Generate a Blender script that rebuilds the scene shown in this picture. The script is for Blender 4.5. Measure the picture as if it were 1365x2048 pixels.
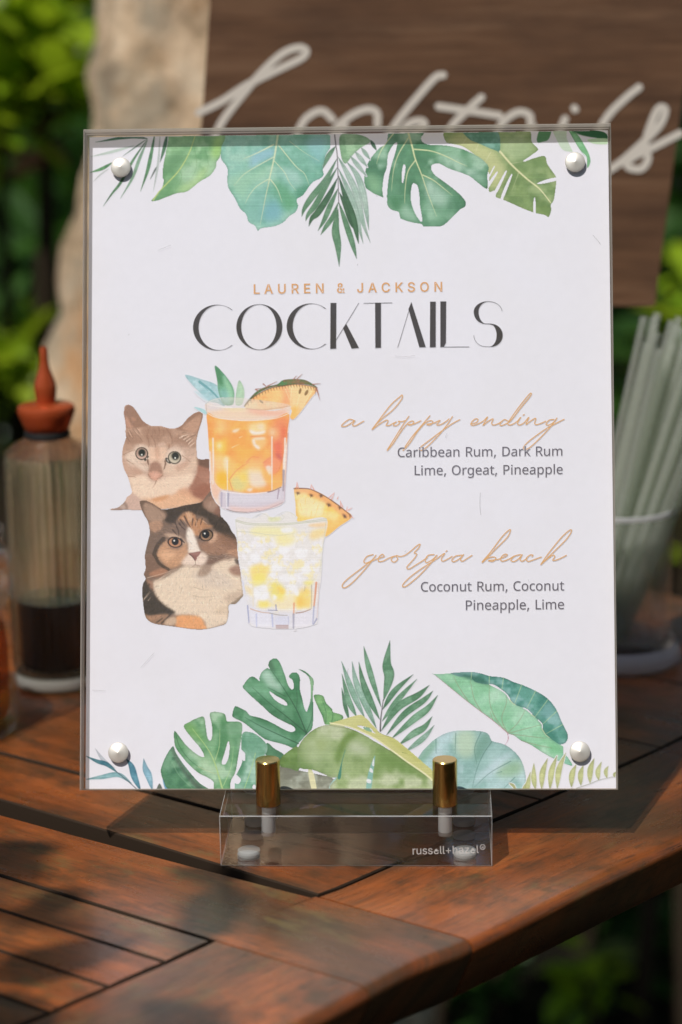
import bpy, bmesh, math, random
import numpy as np
from mathutils import Vector, Matrix
from mathutils.geometry import tessellate_polygon
scene = bpy.context.scene
for o_ in list(bpy.data.objects): bpy.data.objects.remove(o_)
# ---- camera: an 85 mm lens, solved from the corners of the frame and the acrylic block -----------------
FPX, CX, CY = 4835.0, 682.5, 1024.0                       # focal length and centre in photo pixels
YAW, PITCH, ROLL = math.radians(2.35), math.radians(13.72), math.radians(-.86)
CAM = np.array([.0333, -.9072, .3682+.75])
fw = np.array([-math.sin(YAW)*math.cos(PITCH), math.cos(YAW)*math.cos(PITCH), -math.sin(PITCH)])
r0 = np.array([math.cos(YAW), math.sin(YAW), 0]); u0 = np.cross(r0, fw)
rt = r0*math.cos(ROLL)+u0*math.sin(ROLL); up = -r0*math.sin(ROLL)+u0*math.cos(ROLL)
cam = bpy.data.cameras.new('camera'); cam_o = bpy.data.objects.new('camera', cam); scene.collection.objects.link(cam_o)
cam_o.matrix_world = Matrix(((rt[0], up[0], -fw[0], CAM[0]), (rt[1], up[1], -fw[1], CAM[1]), (rt[2], up[2], -fw[2], CAM[2]), (0, 0, 0, 1)))
cam.sensor_fit = 'VERTICAL'; cam.sensor_height = 36.0; cam.sensor_width = 24.0; cam.lens = FPX/2048*36
cam.clip_start = .02; cam.clip_end = 300
cam.dof.use_dof = True; cam.dof.focus_distance = .989; cam.dof.aperture_fstop = 6.0; cam.dof.aperture_blades = 0
scene.camera = cam_o
scene.render.resolution_x, scene.render.resolution_y = 682, 1024
# ---- daylight ------------------------------------------------------------------------------------------
SUN = Vector((-.33, -.62, 1.0)).normalized()              # towards the sun: high, from the front left
world = bpy.data.worlds.new('World'); scene.world = world; world.use_nodes = True
wn = world.node_tree; bg = wn.nodes['Background']; sky = wn.nodes.new('ShaderNodeTexSky'); sky.sky_type = 'NISHITA'; sky.sun_disc = False
sky.sun_elevation = math.asin(SUN.z); sky.sun_rotation = math.atan2(SUN.x, SUN.y)
wn.links.new(sky.outputs[0], bg.inputs['Color']); bg.inputs['Strength'].default_value = .085
sl = bpy.data.lights.new('sun', 'SUN'); sl.energy = 3.75; sl.angle = math.radians(.5); sl.color = (1, .97, .925)
so = bpy.data.objects.new('sun', sl); scene.collection.objects.link(so); so.rotation_euler = (-SUN).to_track_quat('-Z', 'Y').to_euler(); so.location = SUN*5
scene.view_settings.view_transform = 'Standard'; scene.view_settings.look = 'None'; scene.view_settings.exposure = .04; scene.view_settings.gamma = 1
scene.cycles.use_denoising = True; scene.cycles.max_bounces = 14; scene.cycles.transparent_max_bounces = 24; scene.cycles.transmission_bounces = 12; scene.cycles.sample_clamp_indirect = 4
scene.cycles.caustics_reflective = False; scene.cycles.caustics_refractive = False
def ray(x, y): return fw+(x-CX)/FPX*rt-(y-CY)/FPX*up
def on_z(x, y, z): d = ray(x, y); return CAM+d*(z-CAM[2])/d[2]
def on_y(x, y, yy): d = ray(x, y); return CAM+d*(yy-CAM[1])/d[1]
def to_px(P): d = np.asarray(P)-CAM; z = d@fw; return CX+FPX*(d@rt)/z, CY-FPX*(d@up)/z, z

def smooth_closed(P, k=5):
    n = len(P); t = np.linspace(0, 1, k, endpoint=False)[:, None]
    out = []
    for i in range(n):
        p0, p1, p2, p3 = P[i-1], P[i], P[(i+1) % n], P[(i+2) % n]
        out.append(.5*((2*p1)+(p2-p0)*t+(2*p0-5*p1+4*p2-p3)*t*t+(3*p1-p0-3*p2+p3)*t**3))
    return np.concatenate(out)
# ======================================================================================================
#  helpers
# ======================================================================================================
C = scene.collection
WORLD = set()                                # things whose parts are modelled in world coordinates
def tag(o, label=None, cat=None, group=None, kind=None):
    if label: o['label'] = label
    if cat: o['category'] = cat
    if group: o['group'] = group
    if kind: o['kind'] = kind
    return o
def thing(name, label, cat, loc=(0, 0, 0), rotz=0, group=None):
    o = bpy.data.objects.new(name, None); C.objects.link(o); o.empty_display_size = .05
    o.location = loc; o.rotation_euler = (0, 0, rotz)
    return tag(o, label, cat, group)
def link(name, me, material, parent=None, smooth=True):
    o = bpy.data.objects.new(name, me); C.objects.link(o)
    for m in (material if isinstance(material, (list, tuple)) else [material]): me.materials.append(m)
    if smooth and len(me.polygons): me.polygons.foreach_set('use_smooth', [True]*len(me.polygons))
    if parent is not None:
        o.parent = parent
        if parent.name in WORLD: o.location = -parent.location
    return o
class MB:
    """collects verts / faces for one mesh"""
    def __init__(s): s.v = []; s.f = []; s.m = []
    def add(s, v, f, mi=0):
        b = len(s.v); s.v += [tuple(map(float, p)) for p in v]; s.f += [tuple(b+i for i in q) for q in f]; s.m += [mi]*len(f)
    def box(s, x0, x1, y0, y1, z0, z1, mi=0):
        s.add([(x, y, z) for z in (z0, z1) for y in (y0, y1) for x in (x0, x1)], [(0,2,3,1),(4,5,7,6),(0,1,5,4),(2,6,7,3),(0,4,6,2),(1,3,7,5)], mi)
    def lathe(s, prof, n=48, cx=0, cy=0, flute=None, cap0=False, cap1=False, mi=0):
        v = []
        for r, z in prof:
            for k in range(n):
                a = 2*math.pi*k/n; rr = r
                if flute and flute[0] <= z <= flute[1]: rr = r+flute[3]*(abs(math.sin(a*flute[2]/2))-.5)
                v.append((cx+rr*math.cos(a), cy+rr*math.sin(a), z))
        f = [(i*n+k, i*n+(k+1) % n, (i+1)*n+(k+1) % n, (i+1)*n+k) for i in range(len(prof)-1) for k in range(n)]
        if cap0: f.append(tuple(range(n-1, -1, -1)))
        if cap1: f.append(tuple((len(prof)-1)*n+k for k in range(n)))
        s.add(v, f, mi)
    def tube(s, pts, radii, n=10, caps=True, mi=0):
        pts = [Vector(p) for p in pts]; v = []; f = []
        ref = Vector((0, 0, 1)) if abs((pts[-1]-pts[0]).normalized().z) < .9 else Vector((1, 0, 0))
        for i, p in enumerate(pts):
            t = (pts[min(i+1, len(pts)-1)]-pts[max(i-1, 0)]).normalized()
            a = t.cross(ref).normalized(); b = t.cross(a)
            r = radii[i] if hasattr(radii, '__len__') else radii
            v += [p+a*math.cos(2*math.pi*k/n)*r+b*math.sin(2*math.pi*k/n)*r for k in range(n)]
        for i in range(len(pts)-1):
            f += [(i*n+k, (i+1)*n+k, (i+1)*n+(k+1) % n, i*n+(k+1) % n) for k in range(n)]
        if caps: f += [tuple(range(n)), tuple((len(pts)-1)*n+k for k in range(n-1, -1, -1))]
        s.add(v, f, mi)
    def build(s, name, material, parent=None, smooth=True, bevel=0, seg=2, auto=True):
        me = bpy.data.meshes.new(name); me.from_pydata(s.v, [], s.f)
        me.polygons.foreach_set('material_index', s.m)
        bm = bmesh.new(); bm.from_mesh(me); bmesh.ops.recalc_face_normals(bm, faces=bm.faces)
        if bevel: bmesh.ops.bevel(bm, geom=[e for e in bm.edges if len(e.link_faces) == 2 and e.calc_face_angle(0) > .5], offset=bevel, segments=seg, affect='EDGES', profile=.5)
        if smooth and auto:
            for e in bm.edges:
                if len(e.link_faces) == 2 and e.calc_face_angle(0) > .6: e.smooth = False
        bm.to_mesh(me); bm.free()
        return link(name, me, material, parent, smooth)
def bulk_mesh(name, V, F, uv=None):
    """a mesh from numpy arrays: V (n,3), F (m,4)"""
    me = bpy.data.meshes.new(name)
    me.vertices.add(len(V)); me.vertices.foreach_set('co', np.ascontiguousarray(V, np.float32).ravel())
    k = F.shape[1]
    me.loops.add(F.size); me.loops.foreach_set('vertex_index', np.ascontiguousarray(F, np.int32).ravel())
    me.polygons.add(len(F)); me.polygons.foreach_set('loop_start', np.arange(len(F), dtype=np.int32)*k)
    me.update(calc_edges=True); me.validate()
    return me
# ---- materials -----------------------------------------------------------------------------------------
def mat(name, base=(.5, .5, .5), rough=.5, metal=0, spec=.5, coat=0, trans=0):
    m = bpy.data.materials.new(name); m.use_nodes = True; b = m.node_tree.nodes['Principled BSDF']
    b.inputs['Base Color'].default_value = (*base, 1); b.inputs['Roughness'].default_value = rough
    b.inputs['Metallic'].default_value = metal; b.inputs['Specular IOR Level'].default_value = spec
    b.inputs['Coat Weight'].default_value = coat; b.inputs['Transmission Weight'].default_value = trans
    return m
class NT:
    def __init__(s, m): s.t = m.node_tree; s.b = s.t.nodes.get('Principled BSDF'); s.o = s.t.nodes['Material Output']
    def n(s, kind, **kw):
        x = s.t.nodes.new(kind)
        for k, v in kw.items():
            if k in x.inputs: 
                x.inputs[k].default_value = v
            else: setattr(x, k, v)
        return x
    def l(s, a, b): s.t.links.new(a, b)
    def coord(s, kind='Object', scale=(1, 1, 1)):
        c = s.n('ShaderNodeTexCoord'); m = s.n('ShaderNodeMapping'); m.inputs['Scale'].default_value = scale
        s.l(c.outputs[kind], m.inputs['Vector']); return m.outputs['Vector']
    def noise(s, vec, scale, detail=4, rough=.55):
        x = s.n('ShaderNodeTexNoise'); x.inputs['Scale'].default_value = scale; x.inputs['Detail'].default_value = detail; x.inputs['Roughness'].default_value = rough
        s.l(vec, x.inputs['Vector']); return x.outputs['Fac']
    def ramp(s, fac, stops):
        r = s.n('ShaderNodeValToRGB'); e = r.color_ramp.elements
        while len(e) < len(stops): e.new(.5)
        for k, (p, c) in enumerate(stops): e[k].position = p; e[k].color = (*c, 1) if len(c) == 3 else c
        s.l(fac, r.inputs['Fac']); return r.outputs['Color']
    def mix(s, fac, a, b, mode='MIX'):
        x = s.n('ShaderNodeMix', data_type='RGBA', blend_type=mode)
        for sock, val in ((x.inputs[0], fac), (x.inputs[6], a), (x.inputs[7], b)):
            if hasattr(val, 'links'): s.l(val, sock)
            elif isinstance(val, (int, float)): sock.default_value = val
            else: sock.default_value = (*val, 1)
        return x.outputs[2]
    def math(s, op, a, b=0):
        x = s.n('ShaderNodeMath', operation=op)
        for sock, val in ((x.inputs[0], a), (x.inputs[1], b)):
            if hasattr(val, 'links'): s.l(val, sock)
            else: sock.default_value = val
        return x.outputs[0]
    def bump(s, h, strength=.3, dist=.001):
        x = s.n('ShaderNodeBump'); x.inputs['Strength'].default_value = strength; x.inputs['Distance'].default_value = dist
        s.l(h, x.inputs['Height']); s.l(x.outputs['Normal'], s.b.inputs['Normal'])
def attr_mat(name, attr, rough=.55, spec=.35):
    m = mat(name, rough=rough, spec=spec); t = NT(m); a = t.n('ShaderNodeAttribute'); a.attribute_name = attr
    t.l(a.outputs['Color'], t.b.inputs['Base Color']); return m
def clear_mat(name, tint=(1, 1, 1), ior=1.49, keep=.4, rough=0.0, light_veil=0):
    """solid clear acrylic or glass: refraction, with part of the light passing straight through"""
    m = bpy.data.materials.new(name); m.use_nodes = True; t = NT(m); t.t.nodes.remove(t.b)
    g = t.n('ShaderNodeBsdfGlass', Roughness=rough, IOR=ior, Color=(*tint, 1)); tr = t.n('ShaderNodeBsdfTransparent', Color=(*tint, 1)); mx = t.n('ShaderNodeMixShader', Fac=keep)
    t.l(g.outputs[0], mx.inputs[1]); t.l(tr.outputs[0], mx.inputs[2])
    if light_veil:  # pale diffuse share brightens the glass in place of reflections
        d = t.n('ShaderNodeBsdfDiffuse', Color=(.8, .8, .78, 1)); m2 = t.n('ShaderNodeMixShader', Fac=light_veil); t.l(mx.outputs[0], m2.inputs[1]); t.l(d.outputs[0], m2.inputs[2]); mx = m2
    t.l(mx.outputs[0], t.o.inputs['Surface']); return m
def pane_mat(name, ior=1.49, tint=(1, 1, 1), rough=.01):
    """a clear sheet: straight-through light and a Fresnel reflection"""
    m = bpy.data.materials.new(name); m.use_nodes = True; t = NT(m); t.t.nodes.remove(t.b)
    ge = t.n('ShaderNodeNewGeometry'); dp = t.n('ShaderNodeVectorMath', operation='DOT_PRODUCT'); t.l(ge.outputs['Normal'], dp.inputs[0]); t.l(ge.outputs['Incoming'], dp.inputs[1])
    f0 = ((ior-1)/(ior+1))**2; f = t.math('ADD', t.math('MULTIPLY', t.math('POWER', t.math('SUBTRACT', 1, t.math('ABSOLUTE', dp.outputs['Value'])), 5), 1-f0), f0)
    g = t.n('ShaderNodeBsdfGlossy', Roughness=rough); tr = t.n('ShaderNodeBsdfTransparent', Color=(*tint, 1)); mx = t.n('ShaderNodeMixShader')
    t.l(f, mx.inputs[0]); t.l(tr.outputs[0], mx.inputs[1]); t.l(g.outputs[0], mx.inputs[2]); t.l(mx.outputs[0], t.o.inputs['Surface']); return m
def frost_mat(name, col=(.8, .8, .8), diff=.5, see=.3, rough=.3):
    """sawn or frosted plastic: part diffuse, part translucent, part see-through"""
    m = bpy.data.materials.new(name); m.use_nodes = True; t = NT(m); t.t.nodes.remove(t.b)
    d = t.n('ShaderNodeBsdfPrincipled', Roughness=rough); d.inputs['Base Color'].default_value = (*col, 1)
    tl = t.n('ShaderNodeBsdfTranslucent', Color=(*col, 1)); tr = t.n('ShaderNodeBsdfTransparent', Color=(*col, 1))
    a = t.n('ShaderNodeMixShader', Fac=1-diff); b = t.n('ShaderNodeMixShader', Fac=see)
    t.l(d.outputs[0], a.inputs[1]); t.l(tl.outputs[0], a.inputs[2]); t.l(a.outputs[0], b.inputs[1]); t.l(tr.outputs[0], b.inputs[2]); t.l(b.outputs[0], t.o.inputs['Surface']); return m
def lin(c): 
    c = np.asarray(c, float)/255; return np.where(c <= .04045, c/12.92, ((c+.055)/1.055)**2.4)
INK = 1.08                                   # photo brightness of the sunlit white sheet -> reflectance
def ink(c): return np.clip(lin(c)*INK, .004, .9)
PAPER = tuple(ink((222, 219.5, 225)))
# ======================================================================================================
#  the setting: ground, table, tree, shrubs
# ======================================================================================================
T = .75                                      # table top above the ground
g = MB(); N = 40; S = 60.
gv = [((i/N-.5)*2*S*abs(i/N-.5)*2 if True else 0, (j/N-.5)*2*S*abs(j/N-.5)*2, 0) for j in range(N+1) for i in range(N+1)]
g.add(gv, [(j*(N+1)+i, j*(N+1)+i+1, (j+1)*(N+1)+i+1, (j+1)*(N+1)+i) for j in range(N) for i in range(N)])
gm = mat('leaf_litter_soil', rough=.95, spec=.1); t = NT(gm); vec = t.coord('Object')
t.l(t.ramp(t.noise(vec, 9, 8, .7), [(.3, (.004, .0035, .002)), (.55, (.011, .009, .005)), (.75, (.010, .016, .005))]), t.b.inputs['Base Color']); t.bump(t.noise(vec, 30, 6, .7), .6, .03)
tag(g.build('ground', gm), kind='structure')

# ---- the wooden table ----------------------------------------------------------------------------------
UO = np.array([.0458, -.0722]); UD = np.array([.571, .821]); VD = np.array([-.821, .571])   # gap end on the rim, across, along the planks
def uv_xy(u, v): return UO+u*UD+v*VD
OUT = np.array([(-.40,.20),(-.37,.115),(-.30,.06),(-.20,.024),(-.092,.0098),(-.031,.006),(0,0),(.065,-.0062),(.133,-.0136),(.2,-.0205),(.275,-.023),(.345,-.012),(.405,.030),(.447,.11),(.462,.23),(.45,.37),(.39,.50),(.27,.58),(.10,.62),(-.10,.62),(-.25,.57),(-.35,.47),(-.405,.34)])
OUTC = smooth_closed(OUT, 12)
def inset(P, d):
    tg = np.roll(P, -1, 0)-np.roll(P, 1, 0); tg /= np.linalg.norm(tg, axis=1)[:, None]
    nr = np.stack([-tg[:, 1], tg[:, 0]], 1); return P+nr*d
INC = inset(OUTC, .072)
def v_range(poly, u):
    a, b = poly, np.roll(poly, -1, 0); hit = []
    for p, q in zip(a, b):
        if (p[0]-u)*(q[0]-u) < 0: hit.append(p[1]+(u-p[0])/(q[0]-p[0])*(q[1]-p[1]))
    return min(hit), max(hit)
wood = mat('oiled_teak', rough=.42, spec=.5, coat=.32); wood.node_tree.nodes['Principled BSDF'].inputs['Coat Roughness'].default_value = .2; t = NT(wood)
at = t.n('ShaderNodeAttribute'); at.attribute_name = 'grain'; gv_ = at.outputs['Vector']
sep = t.n('ShaderNodeSeparateXYZ'); t.l(gv_, sep.inputs[0])
def gvec(sx, sy, sz=1):
    m = t.n('ShaderNodeMapping'); m.inputs['Scale'].default_value = (sx, sy, sz); t.l(gv_, m.inputs['Vector']); return m.outputs['Vector']
fine = t.noise(gvec(14, 300), 1, 6, .65); broad = t.noise(gvec(5, 34), 1, 5, .6); blot = t.noise(gvec(22, 40), 1, 8, .76); pid = t.noise(gvec(0, 0, 7.3), 1, 0)
c = t.ramp(broad, [(.30, (.125, .036, .010)), (.46, (.29, .076, .017)), (.60, (.44, .118, .026)), (.8, (.56, .195, .052))])
c = t.mix(.4, c, t.ramp(fine, [(.35, (.42, .38, .34)), (.65, (1.2, 1.15, 1.1))]), 'MULTIPLY')
c = t.mix(t.ramp(blot, [(.50, (0, 0, 0)), (.66, (.85, .85, .85))]), c, (.050, .032, .015))
blot2 = t.noise(gvec(30, 36), 1, 7, .72); c = t.mix(t.ramp(blot2, [(.54, (0, 0, 0)), (.68, (.75, .75, .75))]), c, (.075, .040, .016))
zone2 = t.noise(gvec(9, 16, 2), 1, 4, .6); c = t.mix(t.ramp(zone2, [(.42, (0, 0, 0)), (.62, (.72, .72, .72))]), c, (.070, .040, .017))
c = t.mix(1, c, t.ramp(pid, [(.3, (.74, .74, .74)), (.7, (1.15, 1.1, 1.05))]), 'MULTIPLY')
lich = t.noise(gvec(26, 60), 1, 8, .75); zone = t.noise(gvec(5, 9, 3), 1, 2)
lm = t.math('MULTIPLY', t.ramp(lich, [(.54, (0, 0, 0)), (.64, (.7, .7, .7))]), t.ramp(zone, [(.42, (0, 0, 0)), (.6, (1, 1, 1))]))
c = t.mix(lm, c, (.15, .105, .035))
pore = t.noise(gvec(45, 1100), 1, 3, .6); c = t.mix(t.ramp(pore, [(.56, (0, 0, 0)), (.68, (.7, .7, .7))]), c, (.035, .018, .009))
pit = t.noise(gvec(70, 260), 1, 3, .6); pz = t.math('MULTIPLY', t.ramp(pit, [(.66, (0, 0, 0)), (.70, (1, 1, 1))]), t.ramp(zone, [(.35, (1, 1, 1)), (.55, (.15, .15, .15))]))
c = t.mix(pz, c, (.012, .010, .006))
t.l(c, t.b.inputs['Base Color'])
t.l(t.ramp(blot, [(.3, (.20, .20, .20)), (.75, (.46, .46, .46))]), t.b.inputs['Roughness'])
h = t.math('SUBTRACT', t.math('ADD', t.math('MULTIPLY', fine, .5), t.math('MULTIPLY', lich, .7)), t.math('MULTIPLY', pz, 1.2)); t.bump(h, .55, .0009)
dark_edge = mat('dark_plank_edge', (.030, .018, .010), .85, spec=.2)  # darker tone, so the gaps between planks read dark
dark_wood = mat('dark_teak_frame', (.06, .028, .014), .7)  # one even darker tone for apron and legs
table = thing('wooden_garden_table', 'weathered red brown slatted garden table with a rounded rim, under everything', 'table', (-.1, .28, 0)); WORLD.add(table.name)
def plank(mb_, poly, u_dir, ident, th=.026, ch=.0006, gather=None, square=()):
    """one plank: a chamfered slab with outline poly (xy, counter-clockwise) and grain running along u_dir"""
    n = len(poly); poly = np.asarray(poly); cen = poly.mean(0)
    tg = np.roll(poly, -1, 0)-np.roll(poly, 1, 0); tg /= np.linalg.norm(tg, axis=1)[:, None]+1e-9
    nr = np.stack([-tg[:, 1], tg[:, 0]], 1); nr[list(square)] = 0; top = poly+nr*ch
    v = [(x, y, T) for x, y in top]+[(x, y, T-ch) for x, y in poly]+[(x, y, T-th) for x, y in poly]
    f = [tuple(range(n))]+[(i+k*n, i+(k+1)*n, (i+1) % n+(k+1)*n, (i+1) % n+k*n) for k in (0, 1) for i in range(n)]+[tuple(range(3*n-1, 2*n-1, -1))]
    mb_.add(v, f, 0)
    for k in range(len(f)-1-2*n, len(f)-1): mb_.m[len(mb_.m)-len(f)+k] = 1       # sides and chamfers take the darker material
    pd = np.array([-u_dir[1], u_dir[0]])
    gather += [(p[0]*u_dir[0]+p[1]*u_dir[1]+ident*.37, p[0]*pd[0]+p[1]*pd[1]+(p[2]-T)*.8, ident*1.7) for p in v]
def finish_wood(mb_, gr, name, parent, mt=None):
    me = bpy.data.meshes.new(name); me.from_pydata(mb_.v, [], mb_.f)
    me.polygons.foreach_set('material_index', (mb_.m+[0]*len(mb_.f))[:len(mb_.f)])
    a = me.attributes.new('grain', 'FLOAT_VECTOR', 'POINT'); a.data.foreach_set('vector', np.array(gr, np.float32).ravel())
    bm = bmesh.new(); bm.from_mesh(me); bmesh.ops.recalc_face_normals(bm, faces=bm.faces); bm.to_mesh(me); bm.free()
    return link(name, me, [mt or wood, dark_edge], parent, False)
def strip_poly(u0, u1, whole_lo=False, gap_taper=None, joint=.0012):
    us = np.linspace(u0, u1, 5); lo = []; hi = []
    for u in us:
        a = v_range(OUTC if whole_lo else INC, u); b = v_range(INC, u)
        lo.append((u, a[0]+(.0 if whole_lo else joint))); hi.append((u, b[1]-.0012))
    pts = lo+hi[::-1]
    if gap_taper:
        ks = np.linspace(0, 1, 9)[1:-1]
        side_a = [(u1, lo[-1][1]+q*(hi[-1][1]-lo[-1][1])) for q in ks]; side_b = [(u0, hi[0][1]+q*(lo[0][1]-hi[0][1])) for q in ks]
        pts = lo+side_a+hi[::-1]+side_b      # lean one long side so that the hinge gap narrows towards the rim
        pts = [(gap_taper(u, v), v) for u, v in pts]
    return np.array([uv_xy(*p) for p in pts])
GAP = lambda v: .0012+.0123*np.clip((v-.03)/.20, 0, 1)       # half of it on each side
for side, name in ((-1, 'tabletop_leaf'), (1, 'tabletop_leaf')):
    mb = MB(); gr = []; ident = 3 if side < 0 else 40
    # beam beside the gap
    if side < 0:
        plank(mb, strip_poly(-.0545, -.0004, False, lambda u, v: u if u < -.03 else u-GAP(v)*.5*(u+.03)/.03, 0), VD, ident, gather=gr, square=(0, 1, 2, 3, 4)); u = -.0562
        widths = [.0235, .0265, .0265]+[.0265]*9; lim = -.33
    else:
        plank(mb, strip_poly(.0004, .0490, False, lambda u, v: u if u > .03 else u+GAP(v)*.5*(.03-u)/.03), VD, ident, gather=gr); u = .0515
        widths = [.088]*5; lim = .385
    for k, w in enumerate(widths):
        a, b = (u-w, u) if side < 0 else (u, u+w)
        if side > 0: b = min(b, lim); w = b-a
        if w < .01 or side*(b if side > 0 else a) > abs(lim)+1e-6: break
        plank(mb, strip_poly(a, b), VD, ident+k+1, gather=gr); u += side*(w+(.0011 if side < 0 else .0005))
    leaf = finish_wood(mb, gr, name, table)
    # rim segments
    n = len(OUTC); mb = MB(); gr = []
    def in_leaf(p): return p[0] < -.0553 if side < 0 else p[0] > .0005
    idx = [k for k in range(n) if in_leaf(OUTC[k]) and in_leaf(INC[k])]
    st = next(k for k in idx if (k-1) % n not in idx); run = []
    k = st
    while k in idx and len(run) < n: run.append(k); k = (k+1) % n
    # clip the two run ends straight on the joint
    def ends(P, ref, uc): 
        q = P.copy(); return q
    outer = [OUTC[k] for k in run]; inner = [INC[k] for k in run]
    uc = -.0553 if side < 0 else .0005
    def cut_at(poly, first):
        a = np.array([p for p in poly]); r = v_range(poly, uc); return r
    ro, ri = v_range(OUTC, uc), v_range(INC, uc)
    first_low = OUTC[run[0]][1] < .3
    outer = [(uc, ro[0] if first_low else ro[1])]+outer+[(uc, ro[1] if first_low else ro[0])]
    inner = [(uc, ri[0] if first_low else ri[1])]+inner+[(uc, ri[1] if first_low else ri[0])]
    outer = np.array(outer); inner = np.array(inner); m = len(outer); L0 = np.concatenate([[0], np.cumsum(np.linalg.norm(np.diff(outer, axis=0), axis=1))])
    prof = [(0.0, 0), (.0, 1)]                 # rounded outer edge, section stations: (inward distance, height)
    sec = [(.0720, -.0265), (.0720, -.0012), (.0708, 0), (.0052, 0), (.0026, -.0006), (.0009, -.0018), (.0001, -.0038), (.0004, -.0055), (.0012, -.0074), (.0090, -.0255), (.0110, -.0268)]
    vv = []; gg = []
    for i in range(m):
        d = inner[i]-outer[i]; d = d/np.linalg.norm(d); full = np.linalg.norm(inner[i]-outer[i])
        seg = int(L0[i]/.42)
        for a, z in sec:
            p = uv_xy(*(outer[i]+d*a*full/.072)); vv.append((*p, T+z)); gg.append((L0[i]+(ident+seg)*.61, a+z*.8+seg*.31, (ident+20+seg)*1.7))
    ns = len(sec); ff = [(i*ns+k, (i+1)*ns+k, (i+1)*ns+(k+1) % ns, i*ns+(k+1) % ns) for i in range(m-1) for k in range(ns)]
    ff += [tuple(range(ns)), tuple((m-1)*ns+k for k in range(ns-1, -1, -1))]
    mb.add(vv, ff); gr = gg
    if side < 0:                               # the beam's own rounded end, carrying its grain on to the edge
        us = np.linspace(-.0545, -.0004, 7); k0 = len(mb.v); sec2 = [(.0720, -.0265), (.0720, 0)]+sec[3:]
        for u_ in us:
            lo_, li_ = v_range(OUTC, u_)[0], v_range(INC, u_)[0]
            for a, z in sec2:
                v_ = lo_+a*(li_-lo_)/.072; p = uv_xy(u_, v_); pd = np.array([-VD[1], VD[0]])
                mb.v.append((*p, T+z)); gr.append((p@VD+ident*.37, p@pd+z*.8, ident*1.7))
        n2 = len(sec2); mb.f += [(k0+i*n2+k, k0+(i+1)*n2+k, k0+(i+1)*n2+(k+1) % n2, k0+i*n2+(k+1) % n2) for i in range(6) for k in range(n2)]
        mb.f += [tuple(k0+k for k in range(n2)), tuple(k0+6*n2+k for k in range(n2-1, -1, -1))]
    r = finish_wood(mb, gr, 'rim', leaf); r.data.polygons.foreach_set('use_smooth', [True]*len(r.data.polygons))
    if hasattr(r.data, 'set_sharp_from_angle'): r.data.set_sharp_from_angle(angle=.7)
# frame and legs
mb = MB(); gr = []
for a, b in (((-.22, .20), (.30, .20)), ((-.22, .42), (.30, .42))):
    p, q = uv_xy(*a), uv_xy(*b); d = (q-p)/np.linalg.norm(q-p); nn = np.array([-d[1], d[0]])*.011
    for s_ in (0,): 
        pts = [p+nn, p-nn, q-nn, q+nn]; mb.add([(x, y, z) for z in (T-.085, T-.028) for x, y in pts], [(0,1,2,3),(4,7,6,5),(0,4,5,1),(1,5,6,2),(2,6,7,3),(3,7,4,0)])
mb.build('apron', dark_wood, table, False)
for (u, v) in ((-.22, .20), (-.22, .46), (.30, .36), (.30, .50)):
    p = uv_xy(u, v); lg = MB(); s_ = .021
    lg.add([(p[0]+dx*k*s_, p[1]+dy*k*s_, z) for z, k in ((0, .8), (.3, .9), (T-.028, 1)) for dx, dy in ((-1,-1),(1,-1),(1,1),(-1,1))],
           [(3,2,1,0),(8,9,10,11)]+[(r*4+k, r*4+(k+1) % 4, r*4+4+(k+1) % 4, r*4+4+k) for r in (0, 1) for k in range(4)])
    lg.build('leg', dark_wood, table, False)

# ---- leaves --------------------------------------------------------------------------------------------
def leaf_mat(name, c1, c2, tl, rough=.42):
    m = mat(name, rough=rough, spec=.4); t = NT(m); oi = t.n('ShaderNodeAttribute'); oi.attribute_name = 'tone'
    col = t.mix(oi.outputs['Fac'], c1, c2); t.l(col, t.b.inputs['Base Color'])
    tr = t.n('ShaderNodeBsdfTranslucent'); t.l(t.mix(oi.outputs['Fac'], tl, tuple(min(1, v*1.25) for v in tl)), tr.inputs['Color'])
    mx = t.n('ShaderNodeMixShader', Fac=.35); t.l(t.b.outputs[0], mx.inputs[1]); t.l(tr.outputs[0], mx.inputs[2]); t.l(mx.outputs[0], t.o.inputs['Surface']); return m
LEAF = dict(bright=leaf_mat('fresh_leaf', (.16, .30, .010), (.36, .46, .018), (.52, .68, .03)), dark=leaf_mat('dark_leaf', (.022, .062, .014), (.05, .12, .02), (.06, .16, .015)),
            olive=leaf_mat('olive_leaf', (.05, .09, .015), (.11, .14, .03), (.14, .20, .02)), red=leaf_mat('red_leaf', (.30, .09, .06), (.45, .22, .16), (.4, .12, .06)))
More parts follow.
